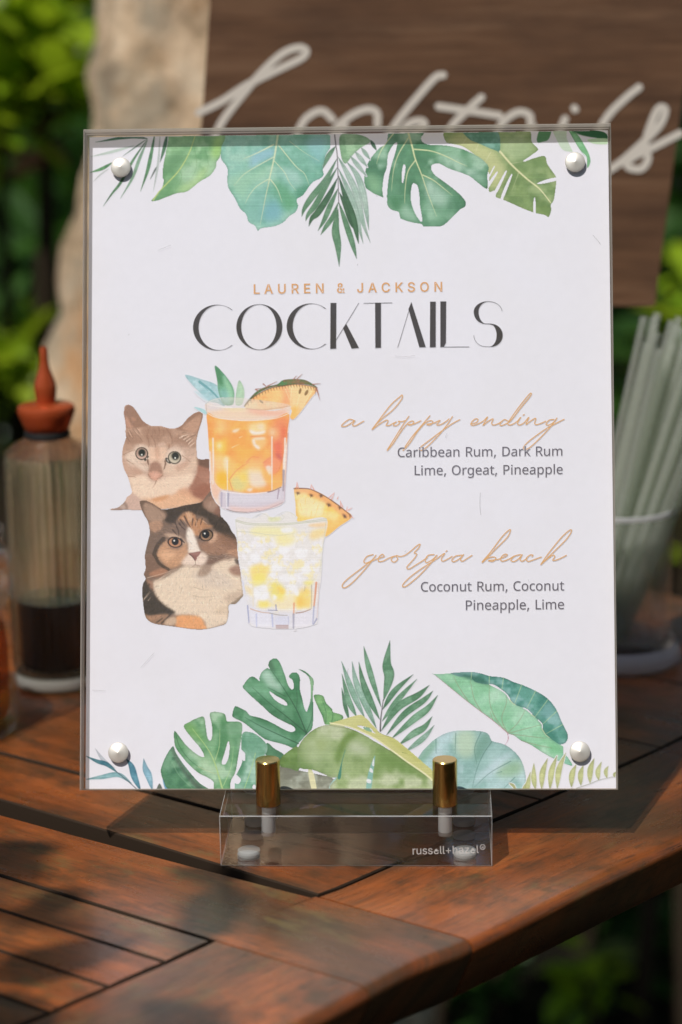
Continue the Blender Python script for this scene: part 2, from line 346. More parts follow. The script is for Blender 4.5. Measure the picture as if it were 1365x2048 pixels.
def leaves(name, mt, pts, size, seed, parent=None, up=.5, wide=.42):
    """many small folded leaves at the given points"""
    r = np.random.RandomState(seed); n = len(pts)
    base = np.array([(0, 0, 0), (.3, .5, .10), (.75, .42, .06), (1, 0, -.05), (.75, -.42, .06), (.3, -.5, .10), (.38, 0, 0), (.72, 0, 0)])*(1, wide, 1)
    fc = np.array([(0, 6, 1, 1), (6, 7, 2, 1), (7, 3, 2, 2), (0, 5, 6, 6), (6, 5, 4, 7), (7, 4, 3, 3)])
    a = r.randn(n, 3)*(1, 1, .55); a /= np.linalg.norm(a, axis=1)[:, None]
    nz = r.randn(n, 3)*.6+(0, 0, up*2); b = np.cross(nz, a); b /= np.linalg.norm(b, axis=1)[:, None]; c_ = np.cross(a, b)
    s = size*(.6+.8*r.rand(n))[:, None, None]
    V = (base[None, :, 0:1]*a[:, None]+base[None, :, 1:2]*b[:, None]+base[None, :, 2:3]*c_[:, None])*s+np.asarray(pts)[:, None]
    quads = np.array([(0, 6, 1), (6, 2, 1), (6, 7, 2), (7, 3, 2), (0, 5, 6), (6, 5, 4), (6, 4, 7), (7, 4, 3)])
    F = (quads[None]+np.arange(n)[:, None, None]*8).reshape(-1, 3)
    me = bulk_mesh(name, V.reshape(-1, 3), F)
    at_ = me.attributes.new('tone', 'FLOAT', 'POINT'); at_.data.foreach_set('value', np.repeat(r.rand(n), 8).astype(np.float32))
    return link(name, me, mt, parent)
def clump_points(n, c0, rad, seed, clumps=14, tight=.34):
    r = np.random.RandomState(seed); k = r.randn(clumps, 3); k /= np.linalg.norm(k, axis=1)[:, None]; k *= (r.rand(clumps)**.4)[:, None]
    p = k[r.randint(0, clumps, n)]+r.randn(n, 3)*tight*(.5+r.rand(n, 1)); return np.array(c0)+p*np.array(rad)
bark = mat('peeling_bark', rough=.85, spec=.2); t = NT(bark); vec = t.coord('Object', (1, 1, .8)); v2 = t.coord('Object')
cb = t.ramp(t.noise(vec, 34, 8, .65), [(.34, (.30, .21, .12)), (.46, (.60, .43, .27)), (.56, (.78, .58, .38)), (.70, (.86, .70, .50))])
cb = t.mix(t.ramp(t.noise(v2, 17, 5, .65), [(.48, (0, 0, 0)), (.58, (.85, .85, .85))]), cb, (.42, .35, .25))
cb = t.mix(t.ramp(t.noise(v2, 13, 5, .6), [(.56, (0, 0, 0)), (.66, (.85, .85, .85))]), cb, (.64, .34, .15))
cb = t.mix(t.ramp(t.noise(v2, 21, 6, .7), [(.57, (0, 0, 0)), (.66, (.7, .7, .7))]), cb, (.22, .155, .095)); t.l(cb, t.b.inputs['Base Color']); t.bump(t.noise(vec, 40, 8, .7), .9, .012)

dark_bark = mat('dark_bark', (.040, .028, .018), .9, spec=.1)
def tree_trunk(parent, rings, seed, n=40, lob=.10):
    mb = MB(); r = np.random.RandomState(seed); ph = r.rand(6)*6.28; v = []
    for (x, y, z, rad) in rings:
        for k in range(n):
            a = 2*math.pi*k/n; q = 1+lob*(math.sin(2*a+ph[0]+z*2.1)+.7*math.sin(3*a+ph[1]-z*1.3)+.45*math.sin(7*a+ph[2]+z*5))
            q += .035*math.sin(a*3+z*23+ph[3])+.03*math.sin(z*52+ph[4]+2*a)+.02*math.sin(z*97+3*a)+.012*math.sin(z*171+5*a)+.012*math.sin(13*a+z*9)
            v.append((x+rad*q*math.cos(a), y+rad*q*math.sin(a), z))
    m = len(rings); mb.add(v, [(i*n+k, i*n+(k+1) % n, (i+1)*n+(k+1) % n, (i+1)*n+k) for i in range(m-1) for k in range(n)])
    return mb
# the pale tree right behind the table (its crown is above the frame and shades the garden behind)
tree = thing('tree', 'large tree with a pale peeling trunk standing close behind the table', 'tree', (-.12, .80, 0)); WORLD.add(tree.name)
prof = [(-.125, .84, -.02, .165), (-.122, .83, .12, .145), (-.118, .82, .35, .136), (-.115, .81, .60, .130), (-.113, .80, .74, .122), (-.114, .80, .82, .116), (-.115, .80, .90, .104), (-.113, .80, .96, .094), (-.110, .80, 1.04, .086), (-.106, .80, 1.15, .084), (-.10, .82, 1.4, .083), (-.09, .88, 1.8, .080), (-.07, .98, 2.2, .074), (-.05, 1.10, 2.55, .066)]
zs = np.linspace(-.02, 2.55, 110); pz_ = np.array([p[2] for p in prof])
rings = [tuple(np.interp(z, pz_, [p[k] for p in prof]) if k != 2 else z for k in range(4)) for z in zs]
tr_mb = tree_trunk(tree, rings, 4)
lr = np.random.RandomState(8); tips = []
for k in range(9):
    a = k*.72-.2; L_ = 1.1+.9*lr.rand(); s0 = Vector((-.055+.02*math.cos(a), 1.08, 2.40+.1*lr.rand())); e = Vector((L_*math.cos(a)*1.2, 1.15+max(.55, .9+L_*math.sin(a)), 2.75+.65*lr.rand()))
    mid = s0.lerp(e, .5)+Vector((0, 0, .16)); tr_mb.tube([s0, s0.lerp(mid, .5)+Vector((0, 0, .05)), mid, mid.lerp(e, .5)+Vector((0, 0, .03)), e], [.042, .034, .026, .017, .008], 10); tips.append(e)
tr_mb.build('trunk', bark, tree)
cp = [clump_points(520, t_, (.75, .70, .34), 60+k, 9, .30) for k, t_ in enumerate(tips)]
cp += [clump_points(430, (x, y, 3.0+.3*z), (.75, .75, .3), 80+k, 9, .30) for k, (x, y, z) in enumerate([(-1.9,1.6,0),(1.7,1.5,.4),(-1.6,3.2,.3),(0,3.4,1),(1.5,3.1,.2),(-.6,2.2,1.3),(.7,2.1,1.1),(-2.4,2.4,.6),(2.5,2.2,.8)])]
cp = np.concatenate(cp); cp = cp[(cp[:, 1]-.62*(cp[:, 2]-2.3)*0 > .62) & (cp[:, 2] > 2.35)]
leaves('crown', LEAF['dark'], cp, .12, 5, tree)
def shrub(name, label, c0, rad, kind, n, size, seed, group=None, stems=5, cat='shrub', up=.5, clumps=14, wide=.42):
    t_ = thing(name, label, cat, (c0[0], c0[1], 0), group=group); r = np.random.RandomState(seed+500)
    leaves('foliage', LEAF[kind], clump_points(n, (0, 0, c0[2]), rad, seed, clumps), size, seed, t_, up, wide)
    mb = MB()
    for k in range(stems):
        a = r.rand()*6.28; q = (.35+.5*r.rand()); mb.tube([(.04*math.cos(a), .04*math.sin(a), -.02), (rad[0]*q*.4*math.cos(a), rad[1]*q*.4*math.sin(a), c0[2]*.55), (rad[0]*q*math.cos(a), rad[1]*q*math.sin(a), c0[2]+rad[2]*.5*r.rand())], [.011, .008, .004], 7)
    mb.build('stem', dark_bark, t_); return t_
G1 = 'garden shrubs behind the table'
shrub('shrub', 'bright lime green leafy shrub at the upper left beside the pale trunk', (-.355, 1.25, 1.005), (.10, .08, .075), 'bright', 420, .062, 11, G1, 4, clumps=9, up=.8)
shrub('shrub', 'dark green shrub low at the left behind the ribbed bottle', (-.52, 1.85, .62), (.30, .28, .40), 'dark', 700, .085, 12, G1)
shrub('shrub', 'twig with a few pinkish dry leaves at the left edge beside the trunk', (-.322, 1.27, .925), (.022, .02, .014), 'red', 9, .045, 13, G1, 1, clumps=3)
shrub('shrub', 'small lime green plant at the left edge above the copper bottle cap', (-.355, 1.27, .735), (.045, .045, .04), 'bright', 85, .058, 19, G1, 3, clumps=6, up=.8)
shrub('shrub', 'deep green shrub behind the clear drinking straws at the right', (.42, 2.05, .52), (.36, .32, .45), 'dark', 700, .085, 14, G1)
rp = shrub('shrub', 'thin bright green sapling at the right edge level with the straws', (.262, 1.29, .79), (.025, .04, .035), 'bright', 22, .05, 15, G1, 2, clumps=4, up=.8)
leaves('foliage', LEAF['bright'], clump_points(22, (.004, 0, .535), (.025, .04, .035), 17, 4), .05, 18, rp, .8)
shrub('shrub', 'olive green shrub far back between the trunk and the wooden sign', (.02, 2.9, .55), (.55, .35, .5), 'olive', 700, .09, 16, G1)
for k, (x, y, hh) in enumerate([(-2.3, 3.6, .75), (-1.5, 3.9, .8), (-.75, 3.7, .75), (.1, 4.0, .8), (.95, 3.7, .75), (1.7, 3.9, .8), (2.4, 3.6, .7)]):
    shrub('hedge_shrub', 'dense dark hedge shrub in the row closing off the garden', (x, y, hh), (.55, .42, .72), 'dark', 1100, .10, 30+k, 'hedge shrubs at the back of the garden', 4, 'shrub', .4, 22)
for k, (x, y, z, rx) in enumerate([(-6.2, 5.2, 3.0, 1.7), (-3.6, 6.2, 3.3, 1.7), (-1.1, 5.6, 3.1, 1.6), (1.4, 6.3, 3.3, 1.7), (3.9, 5.5, 3.0, 1.7), (6.3, 4.0, 2.9, 1.6), (-6.6, 1.5, 2.8, 1.6), (6.6, .2, 2.8, 1.6), (-5.5, -5.2, 2.6, 1.7), (-2.6, -6.2, 2.7, 1.6), (.4, -6.0, 2.6, 1.6), (3.2, -5.8, 2.7, 1.7), (5.8, -3.8, 2.6, 1.6)]):  # unseen trees added to darken reflections and close off the sky
    t_ = thing('added_tree', 'tall dark leafy tree added round the garden, unseen, to darken reflections', 'tree', (x, y, 0), k*1.3, 'unseen trees added round the garden')
    if k == 0: leaves('crown', LEAF['dark'], clump_points(850, (0, 0, z), (rx, rx*.9, 2.3), 200, 26, .30), .34, 201, t_); mb = MB(); mb.tube([(0, 0, -.05), (.03, .02, 1.0), (0, 0, z+1)], [.16, .12, .05], 12); mb.build('trunk', dark_bark, t_); g0 = t_
    else:
        for ch in g0.children: cc_ = ch.copy(); C.objects.link(cc_); cc_.parent = t_
st = thing('added_tree', 'slim young tree added just left of the table, unseen, to dapple it with shade', 'tree', (-1.55, -.75, 0)); mb = MB()  # unseen tree added to throw dappled shade on the table
mb.tube([(0, 0, -.05), (.03, .01, .9), (-.02, .03, 1.8), (.05, .0, 2.6)], [.045, .04, .032, .02], 12); mb.tube([(-.015, .025, 1.75), (.45, .08, 1.95), (.85, .10, 1.86), (1.16, .12, 1.66)], [.018, .013, .009, .004], 8); mb.build('trunk', dark_bark, st)
lr = np.random.RandomState(44); lp = np.stack([.98+.24*lr.rand(20), .03+.16*lr.rand(20), 1.58+.18*lr.rand(20)], 1)
leaves('foliage', LEAF['olive'], np.concatenate([lp, clump_points(160, (0, 0, 2.5), (.4, .35, .3), 90, 8)]), .055, 45, st, .9)
G2 = 'low plants on the ground under the table'
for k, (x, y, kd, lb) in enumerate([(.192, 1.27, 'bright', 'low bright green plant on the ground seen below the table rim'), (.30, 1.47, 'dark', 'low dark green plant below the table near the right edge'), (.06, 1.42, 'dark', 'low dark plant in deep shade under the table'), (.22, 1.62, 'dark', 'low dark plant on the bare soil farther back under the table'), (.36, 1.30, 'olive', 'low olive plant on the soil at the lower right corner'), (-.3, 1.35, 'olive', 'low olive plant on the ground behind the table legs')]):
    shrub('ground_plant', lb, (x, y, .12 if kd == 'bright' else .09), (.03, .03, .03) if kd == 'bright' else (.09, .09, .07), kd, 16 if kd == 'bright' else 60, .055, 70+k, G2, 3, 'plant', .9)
# ---- the printed artwork: a small painter that washes flat shapes into colour grids --------------------
CROP = dict(a=(160,250,4.0147), b=(420,255,4.0147), c=(710,250,4.707), d=(880,250,3.9), e=(160,1300,4.2656),
            f=(440,1300,4.2656), g=(660,1270,4.55), h=(840,1320,3.4125), i=(215,800,6.2045), j=(270,960,5.9348),
            k=(270,1100,5.9348), l=(360,725,4.55), m=(400,830,6.825), n=(460,950,5.25), o=(460,1090,6.5),
            q=(360,540,2.0074), r=(660,770,2.625), s=(380,0,1.3858), p=(0,0,1.0))
def PT(txt):
    out = []; c = CROP['p']
    for tok in txt.split():
        if tok in CROP: c = CROP[tok]; continue
        x, y = tok.split(',')
        out.append((c[0]+float(x)/c[2], c[1]+float(y)/c[2]))
    return np.array(out)
def smooth_open(P, k=8):
    if len(P) < 3: return P
    Q = np.concatenate([[2*P[0]-P[1]], P, [2*P[-1]-P[-2]]])
    t = np.linspace(0, 1, k, endpoint=False)[:, None]; out = []
    for i in range(1, len(Q)-2):
        p0, p1, p2, p3 = Q[i-1], Q[i], Q[i+1], Q[i+2]
        out.append(.5*((2*p1)+(p2-p0)*t+(2*p0-5*p1+4*p2-p3)*t*t+(3*p1-p0-3*p2+p3)*t**3))
    return np.concatenate(out+[P[-1:]])
def value_noise(H, W, scale, seed):
    r = np.random.RandomState(seed)
    gh, gw = int(H/scale)+3, int(W/scale)+3
    g = r.rand(gh, gw)
    y = np.arange(H)/scale; x = np.arange(W)/scale
    yi = y.astype(int); xi = x.astype(int)
    fy = (y-yi)[:, None]; fx = (x-xi)[None, :]
    fy = fy*fy*(3-2*fy); fx = fx*fx*(3-2*fx)
    a = g[yi][:, xi]; b = g[yi][:, xi+1]; c = g[yi+1][:, xi]; d = g[yi+1][:, xi+1]
    return (a*(1-fx)+b*fx)*(1-fy)+(c*(1-fx)+d*fx)*fy
def fbm(H, W, scale, seed):
    return .5*value_noise(H, W, scale, seed)+.3*value_noise(H, W, scale/2.3, seed+1)+.2*value_noise(H, W, scale/5, seed+2)
def box1(a, r):
    if r < 1: return a
    for ax in (0, 1):
        p = np.pad(a, [(r+1, r) if k == ax else (0, 0) for k in (0, 1)], mode='edge')
        c = np.cumsum(p, axis=ax)
        a = (c[2*r+1:]-c[:-2*r-1])/(2*r+1) if ax == 0 else (c[:, 2*r+1:]-c[:, :-2*r-1])/(2*r+1)
    return a
def blur(a, r):
    r = int(round(r))
    return box1(box1(a, r), max(1, r-1)) if r >= 1 else a
class Layer:
    def __init__(s, x0, y0, x1, y1, seed=1):
        s.x0, s.y0 = int(x0), int(y0); s.W, s.H = int(x1)-s.x0, int(y1)-s.y0
        s.C = np.zeros((s.H, s.W, 3)); s.A = np.zeros((s.H, s.W)); s.seed = seed
    def mask(s, P):
        P = np.asarray(P)-(s.x0, s.y0)
        lo = np.floor(P.min(0)).astype(int)-1; hi = np.ceil(P.max(0)).astype(int)+2
        xa, ya = max(lo[0], 0), max(lo[1], 0); xb, yb = min(hi[0], s.W), min(hi[1], s.H)
        M = np.zeros((s.H, s.W))
        if xb <= xa or yb <= ya: return M
        ss = 3
        X = xa+(np.arange((xb-xa)*ss)+.5)/ss-.5; Y = ya+(np.arange((yb-ya)*ss)+.5)/ss-.5
        ins = np.zeros((len(Y), len(X)), bool)
        x1, y1 = P[:, 0], P[:, 1]; x2, y2 = np.roll(x1, -1), np.roll(y1, -1)
        for k in range(len(P)):
            if y1[k] == y2[k]: continue
            ra = np.searchsorted(Y, min(y1[k], y2[k])); rb = np.searchsorted(Y, max(y1[k], y2[k]))
            if rb <= ra: continue
            xi = x1[k]+(Y[ra:rb]-y1[k])*(x2[k]-x1[k])/(y2[k]-y1[k])
            ins[ra:rb] ^= X[None, :] < xi[:, None]
        M[ya:yb, xa:xb] = ins.reshape(yb-ya, ss, xb-xa, ss).mean((1, 3))
        return M
    def over(s, m, col):
        col = np.asarray(col, float)
        a = m+s.A*(1-m); k = np.where(a > 1e-6, m/np.maximum(a, 1e-6), 0)[..., None]
        s.C = s.C*(1-k)+col*k; s.A = a
    def fill(s, P, col, a=1, soft=0, sm=1, inside=None):
        if isinstance(P, str): P = PT(P)
        if sm: P = smooth_closed(P)
        m = s.mask(P)
        if soft: m = blur(m, soft)
        if inside is not None: m = m*inside
        s.over(m*a, col); return m
    def tint(s, m, col, a):            # recolour without adding coverage
        k = np.clip(m*a, 0, 1)[..., None]; s.C = s.C*(1-k)+np.asarray(col, float)*k
    def patch(s, P, col, a=.7, soft=4, inside=None):
        if isinstance(P, str): P = PT(P)
        m = blur(s.mask(smooth_closed(P)), soft)
        if inside is not None: m = m*inside
        s.tint(m, col, a)
    def wash(s, P, c1, c2, c3=None, scale=28, edge=.35, sm=1, a=1, cuts=()):
        s.seed += 11
        if isinstance(P, str): P = PT(P)
        m = s.mask(smooth_closed(P) if sm else P)
        for q in cuts:
            m = m*(1-s.mask(smooth_closed(PT(q))))
        n = np.clip((fbm(s.H, s.W, scale, s.seed)-.34)/.32, 0, 1)[..., None]
        col = np.asarray(c1, float)*(1-n)+np.asarray(c2, float)*n
        if c3 is not None:
            n3 = np.clip((fbm(s.H, s.W, scale*1.4, s.seed+5)-.5)/.2, 0, 1)[..., None]
            col = col*(1-n3)+np.asarray(c3, float)*n3
        rim = np.clip(m-blur(m, 4), 0, 1)*edge*.6
        col = col*(1-rim[..., None])
        col = col*(1+.10*(fbm(s.H, s.W, 3.2, s.seed+9)-.5)[..., None])
        s.over(m*a, col); return m
    def cut(s, P, sm=1, soft=0):
        if isinstance(P, str): P = PT(P)
        m = s.mask(smooth_closed(P) if sm else P)
        if soft: m = blur(m, soft)
        s.A = s.A*(1-m)
    def dist(s, P):
        P = np.asarray(P)-(s.x0, s.y0)
        lo = np.maximum(np.floor(P.min(0)).astype(int)-6, 0); hi = np.minimum(np.ceil(P.max(0)).astype(int)+7, (s.W, s.H))
        if hi[0] <= lo[0] or hi[1] <= lo[1]: return None
        X, Y = np.meshgrid(np.arange(lo[0], hi[0]), np.arange(lo[1], hi[1]))
        best = np.full(X.shape, 1e9); tt = np.zeros(X.shape); n = len(P)-1
        for k in range(n):
            ax, ay = P[k]; dx, dy = P[k+1]-P[k]; L = dx*dx+dy*dy+1e-9
            u = np.clip(((X-ax)*dx+(Y-ay)*dy)/L, 0, 1)
            d = np.hypot(X-ax-u*dx, Y-ay-u*dy); b = d < best
            best = np.where(b, d, best); tt = np.where(b, (k+u)/n, tt)
        return lo, hi, best, tt
    def line(s, P, w0, w1, col, a=1, only=False, sm=1):
        if isinstance(P, str): P = PT(P)
        if sm: P = smooth_open(P)
        r = s.dist(P)
        if r is None: return
        lo, hi, d, t = r
        w = (w0+(w1-w0)*t)/2
        m = np.clip(w-d+.5, 0, 1)*np.minimum(1, w*2)*a
        sl = (slice(lo[1], hi[1]), slice(lo[0], hi[0]))
        if only: m = m*s.A[sl]
        C, A = s.C[sl], s.A[sl]
        na = m+A*(1-m); k = np.where(na > 1e-6, m/np.maximum(na, 1e-6), 0)[..., None]
        s.C[sl] = C*(1-k)+np.asarray(col, float)*k; s.A[sl] = na
    def blade(s, txt, w, c1, c2, bend=0, a=1, peak=.45, vein=None):
        P = PT(txt)
        if len(P) == 2:
            d = P[1]-P[0]; nrm = np.array([-d[1], d[0]])
            P = np.array([P[0], P[0]+d*.5+nrm*bend, P[1]])
        Q = smooth_open(P, 10); t = np.linspace(0, 1, len(Q))
        tg = np.gradient(Q, axis=0); tg /= np.linalg.norm(tg, axis=1)[:, None]+1e-9
        nr = np.stack([-tg[:, 1], tg[:, 0]], 1)
        e = np.log(.5)/np.log(peak)
        hw = (w*.43*np.sin(np.pi*np.clip(t, 0, 1)**e)**1.05+.35)[:, None]
        out = np.concatenate([Q+nr*hw, (Q-nr*hw)[::-1]])
        m = s.wash(out, c1, c2, scale=14, edge=.5, sm=0, a=a)
        if vein is not None: s.line(Q, 1, .4, vein, .5, sm=0)
        return m
    def fur(s, P, n, ln, ang, cols, a=.5, w=1.0, spread=.5, field=None):
        s.seed += 7; r = np.random.RandomState(s.seed)
        if isinstance(P, str): P = PT(P)
        m = s.mask(smooth_closed(P)); ys, xs = np.where(m*s.A > .6)
        if len(ys) == 0: return
        for q in r.randint(0, len(ys), n):
            x, y = xs[q]+s.x0, ys[q]+s.y0
            th = (ang if field is None else field(x, y))+r.randn()*spread
            l = ln*(.5+r.rand()); c = np.asarray(cols[r.randint(len(cols))])*(1+.12*r.randn())
            d = np.array([np.cos(th), np.sin(th)])*l; p = np.array([x, y])
            s.line(np.array([p-d/2, p+np.array([-d[1], d[0]])*.08*r.randn(), p+d/2]), w, .4*w, np.clip(c, 8, 250), a, only=True, sm=0)
    def pelt(s, n, ln, field, a=.35, amp=.22, w=1.0):
        """hairs that pick up the colour under them, a little lighter or darker"""
        s.seed += 7; r = np.random.RandomState(s.seed); ys, xs = np.where(s.A > .8); C0 = s.C.copy()
        for q in r.randint(0, len(ys), n):
            x, y = xs[q], ys[q]; th = field(x+s.x0, y+s.y0)+r.randn()*.35; l = ln*(.5+r.rand())
            c = np.clip(C0[y, x]*(1+amp*r.randn()), 12, 248); d = np.array([np.cos(th), np.sin(th)])*l; p = np.array([x+s.x0, y+s.y0], float)
            s.line(np.array([p-d/2, p+np.array([-d[1], d[0]])*.1*r.randn(), p+d/2]), w, .4*w, c, a, only=True, sm=0)
    def streaks(s, a=.028, seed=3, sat=.86):     # ink-jet banding, on a muted ink
        r = np.random.RandomState(seed+s.y0)
        g = s.C.mean(2, keepdims=True); s.C = g+(s.C-g)*sat
        v = (r.rand(s.H)-.5)*2; v[r.rand(s.H) > .93] += 2.2
        s.C = np.clip(s.C*(1+a*v[:, None, None]), 0, 255)
        s.C = np.clip(s.C*(1+.06*(np.random.RandomState(seed).rand(s.H, s.W)-.5)[..., None]), 0, 255)
def ell(crop, cx, cy, rx, ry, rot=0, n=28):
    c = CROP[crop]; t = np.linspace(0, 2*np.pi, n, endpoint=False)
    x = rx*np.cos(t); y = ry*np.sin(t); cr, sr = np.cos(rot), np.sin(rot)
    return np.stack([c[0]+(cx+x*cr-y*sr)/c[2], c[1]+(cy+x*sr+y*cr)/c[2]], 1)
def art_leaves():
    out = []
    def layer(name, box, seed): 
        L = Layer(*box, seed=seed); out.append((name, L)); return L
    DG, MG, LG = (70,125,88), (118,168,128), (168,200,178)
    cream = (214,216,160)
    # -- upper border
    L = layer('printed_banana_leaf', (880,255,1120,445), 10)
    L.wash('d 45,130 60,40 440,40 690,40 720,130 770,190 720,235 650,285 740,255 820,240 840,300 880,360 910,410 905,500 890,590 870,620 870,670 850,722 820,705 750,690 730,685 640,650 540,605 480,580 435,560 442,510 390,525 378,490 385,400 350,300 280,240 180,170 100,150',
           (140,165,98), (112,142,82), (158,178,118), 34,
           cuts=['d 430,318 418,335 383,400 392,395', 'd 452,362 430,385 368,470 366,488 378,490 440,390', 'd 522,355 500,385 438,500 432,525 448,520 505,400', 'd 563,392 545,410 490,530 478,582 490,580 520,510', 'd 740,565 731,620 731,690 744,690 746,620', 'd 908,413 840,425 765,455 800,456 905,432'])
    L.patch('d 45,130 180,60 320,150 430,190 500,300 520,400 400,520 370,380 250,230', (200,200,140), .8, 8)
    L.patch('d 440,120 700,100 740,200 620,290 520,250', (176,194,146), .65, 9)
    L.patch('d 700,480 760,560 860,640 840,700 760,660', (92,125,58), .6, 6)
    L.patch('d 590,300 700,270 800,260 830,340 700,380', (104,138,78), .5, 6)
    L.wash('d 190,40 440,40 470,205 440,200 390,182 300,142 230,110', (120,172,152), (90,145,120), None, 20)
    L.line('d 470,208 560,310 680,420 780,500 865,605', 4.5, 2, (216,214,160), .95)
    L.line('d 470,222 560,324 680,434 780,512', 1, .7, (120,130,70), .6)
    for v in ('d 300,150 270,240', 'd 210,100 160,175', 'd 400,210 330,330', 'd 620,360 560,520', 'd 560,300 650,285'):
        L.line(v, 1.3, .6, (214,212,170), .6)
    L.streaks()
    L = layer('printed_monstera_leaf', (715,255,990,460), 20)
    L.wash('c 340,60 300,170 230,215 130,340 88,480 95,580 150,630 205,660 275,690 298,720 310,765 345,800 415,825 420,875 520,915 625,935 640,955 690,960 760,958 830,950 900,890 990,800 1040,770 1045,720 1000,660 920,590 840,530 760,470 725,420 728,380 790,365 880,410 980,445 1080,485 1150,540 1240,605 1255,560 1250,480 1262,390 1200,320 1120,270 1000,220 850,190 720,185 650,165 625,125 640,60',
           (92,148,108), (68,124,86), (150,190,160), 40,
           cuts=['c 388,168 350,210 315,285 304,400 278,480 263,600 275,690 300,722 302,640 320,480 350,350 376,270 397,180', 'c 462,372 450,420 444,480 449,545 462,500 476,400', 'c 545,558 530,640 535,730 570,830 622,905 632,880 612,760 606,660 592,580 570,556', 'c 405,822 418,840 425,880 410,860'])
    L.patch('c 640,500 720,520 850,620 900,700 800,780 700,700', (172,202,182), .75, 9)
    L.patch('c 640,700 760,860 960,760 880,900 700,940', (140,188,150), .6, 10)
    L.patch('c 760,330 960,380 1200,450 1230,560 1060,480 860,390', (168,200,182), .65, 8)
    L.patch('c 100,480 200,470 260,640 150,620', (140,188,138), .65, 8)
    L.patch('c 430,740 520,780 600,900 450,870', (160,195,168), .7, 6)
    L.patch('c 580,170 800,200 960,230 1120,300 900,280 700,300', (84,146,100), .5, 8)
    L.patch('c 330,690 400,670 460,740 400,800 320,760', (62,125,76), .6, 6)
    for v, w in (('c 500,60 540,200 570,320 630,470 680,620 770,860', 4), ('c 560,228 720,245 860,295 960,345 1058,388', 2.6), ('c 572,330 500,440 475,600 470,740', 2.4), ('c 505,120 410,280 365,430 345,620', 2.2), ('c 365,80 280,190 235,270 205,365', 2.2), ('c 640,470 740,520 830,590 918,662', 2.3)):
        L.line(v, w, .7, cream, .92); 
    L.line('c 1240,580 1250,605 1278,590', 2, .6, (70,80,60), .9); L.line('c 205,665 240,710', 1.8, .5, (70,95,70), .9)
    L.line('c 690,335 780,290 960,232', .7, .5, (70,100,75), .7)
    L.streaks()
    L = layer('printed_palm_frond', (595,255,755,540), 30)
    L.wash('b 1050,60 1210,60 1290,110 1210,165 1150,220 1090,290 1055,230', (150,190,145), (120,165,118), None, 18)
    pal, mid, drk = ((158,188,170), (178,200,186)), ((112,156,120), (92,140,102)), ((74,118,82), (62,104,72))
    for t, w, cc, bd in (('b 1125,225 1262,395', 10, pal, 0), ('b 1165,190 1268,320', 10, pal, 0), ('b 1215,160 1290,260', 9, pal, 0), ('b 1290,100 1340,185', 8, drk, 0),
        ('b 1100,275 1180,380 1230,520 1260,690 1278,825', 15, pal, 0), ('b 1010,150 905,335', 11, mid, .05), ('b 1022,250 930,420 820,560 760,650 738,716', 14, mid, 0), ('b 1025,320 930,480 850,620 790,700 770,752', 13, mid, 0),
        ('b 1026,405 960,540 870,680 820,730 795,795', 15, drk, 0), ('b 1030,490 970,620 920,740 868,832', 12, mid, 0), ('b 1033,600 985,720 930,800 890,864', 11, mid, 0),
        ('b 1030,235 1110,380 1180,540 1230,760 1290,926', 15, pal, 0), ('b 1034,330 1110,500 1170,660 1200,800 1232,932', 14, pal, 0), ('b 1034,385 1090,560 1150,720 1180,850 1195,935', 14, drk, 0),
        ('b 1040,520 1080,610 1130,760 1160,820', 9, drk, 0), ('b 1036,600 1080,730 1130,880 1160,980 1180,1056', 13, mid, 0), ('b 1030,650 1010,820 1030,950 1040,1118', 18, mid, 0)):
        L.blade(t, w, cc[0], cc[1], bd, vein=(72,105,80))
    L.line('b 1003,60 1012,140 1025,250 1036,610', 2.4, 1.6, (74,66,62), .95)
    L.streaks()
    L = layer('printed_broad_leaf', (435,255,662,470), 40)
    mm = L.wash('b 85,50 85,200 92,258 140,330 138,420 150,490 200,570 240,650 290,700 310,760 360,790 385,832 420,810 520,795 590,765 640,715 690,680 712,630 700,580 750,545 790,490 830,440 890,410 917,380 908,320 930,230 945,50',
           (134,190,170), (104,170,142), (150,198,176), 36, edge=.5)
    L.patch('b 350,210 510,160 515,225 400,290 320,330', (138,186,200), .85, 5)
    L.patch('b 420,640 520,580 590,640 560,740 430,750', (112,172,184), .8, 8)
    L.patch('b 500,420 600,470 690,560 700,640 600,660 540,520', (84,158,108), .75, 7)
    L.patch('b 290,600 400,500 470,440 440,640 400,780 300,720', (120,178,162), .6, 6)
    L.patch('b 780,90 930,80 900,300 800,220', (130,186,190), .7, 8)
    L.patch('b 150,430 300,350 470,300 470,390 330,480 280,600', (150,198,158), .6, 8)
    L.patch('b 690,490 790,460 780,520 700,570', (70,140,104), .7, 4)
    L.patch('b 560,350 660,330 760,420 700,470', (168,204,192), .6, 7)
    for v, w in (('b 548,50 520,230 480,410 440,600 405,780', 4.2), ('b 512,138 380,205 270,252', 3), ('b 517,235 380,310 270,380 195,468', 2), ('b 480,410 380,470 320,540 285,610', 1.9), ('b 555,145 690,310 760,370 800,465', 2.2), ('b 520,270 600,360 640,440 692,505', 1.5), ('b 490,420 540,490 582,600', 2.4), ('b 640,110 760,200 880,270', 1)):
        L.line(v, w, .7, (206,216,172), .9)
    for v in ('b 470,430 455,540 420,680', 'b 560,160 690,325 755,385', 'b 512,250 390,320 290,385', 'b 340,300 330,250'):
        L.line(v, .8, .5, (88,130,100), .5)
    L.streaks()
    L = layer('printed_pointed_leaf', (298,255,452,408), 50)
    L.wash('a 725,60 690,220 668,330 664,420 673,445 650,520 572,606 620,609 700,580 780,550 850,540 900,510 960,460 1020,425 1060,395 1095,340 1100,300 1128,255 1140,180 1145,60',
           (132,182,126), (104,160,104), (156,198,150), 30, edge=.5)
    L.patch('a 700,260 860,200 830,300 740,400 690,380', (84,138,86), .65, 7)
    L.patch('a 780,540 900,430 1020,330 1000,420 880,520', (182,212,140), .75, 6)
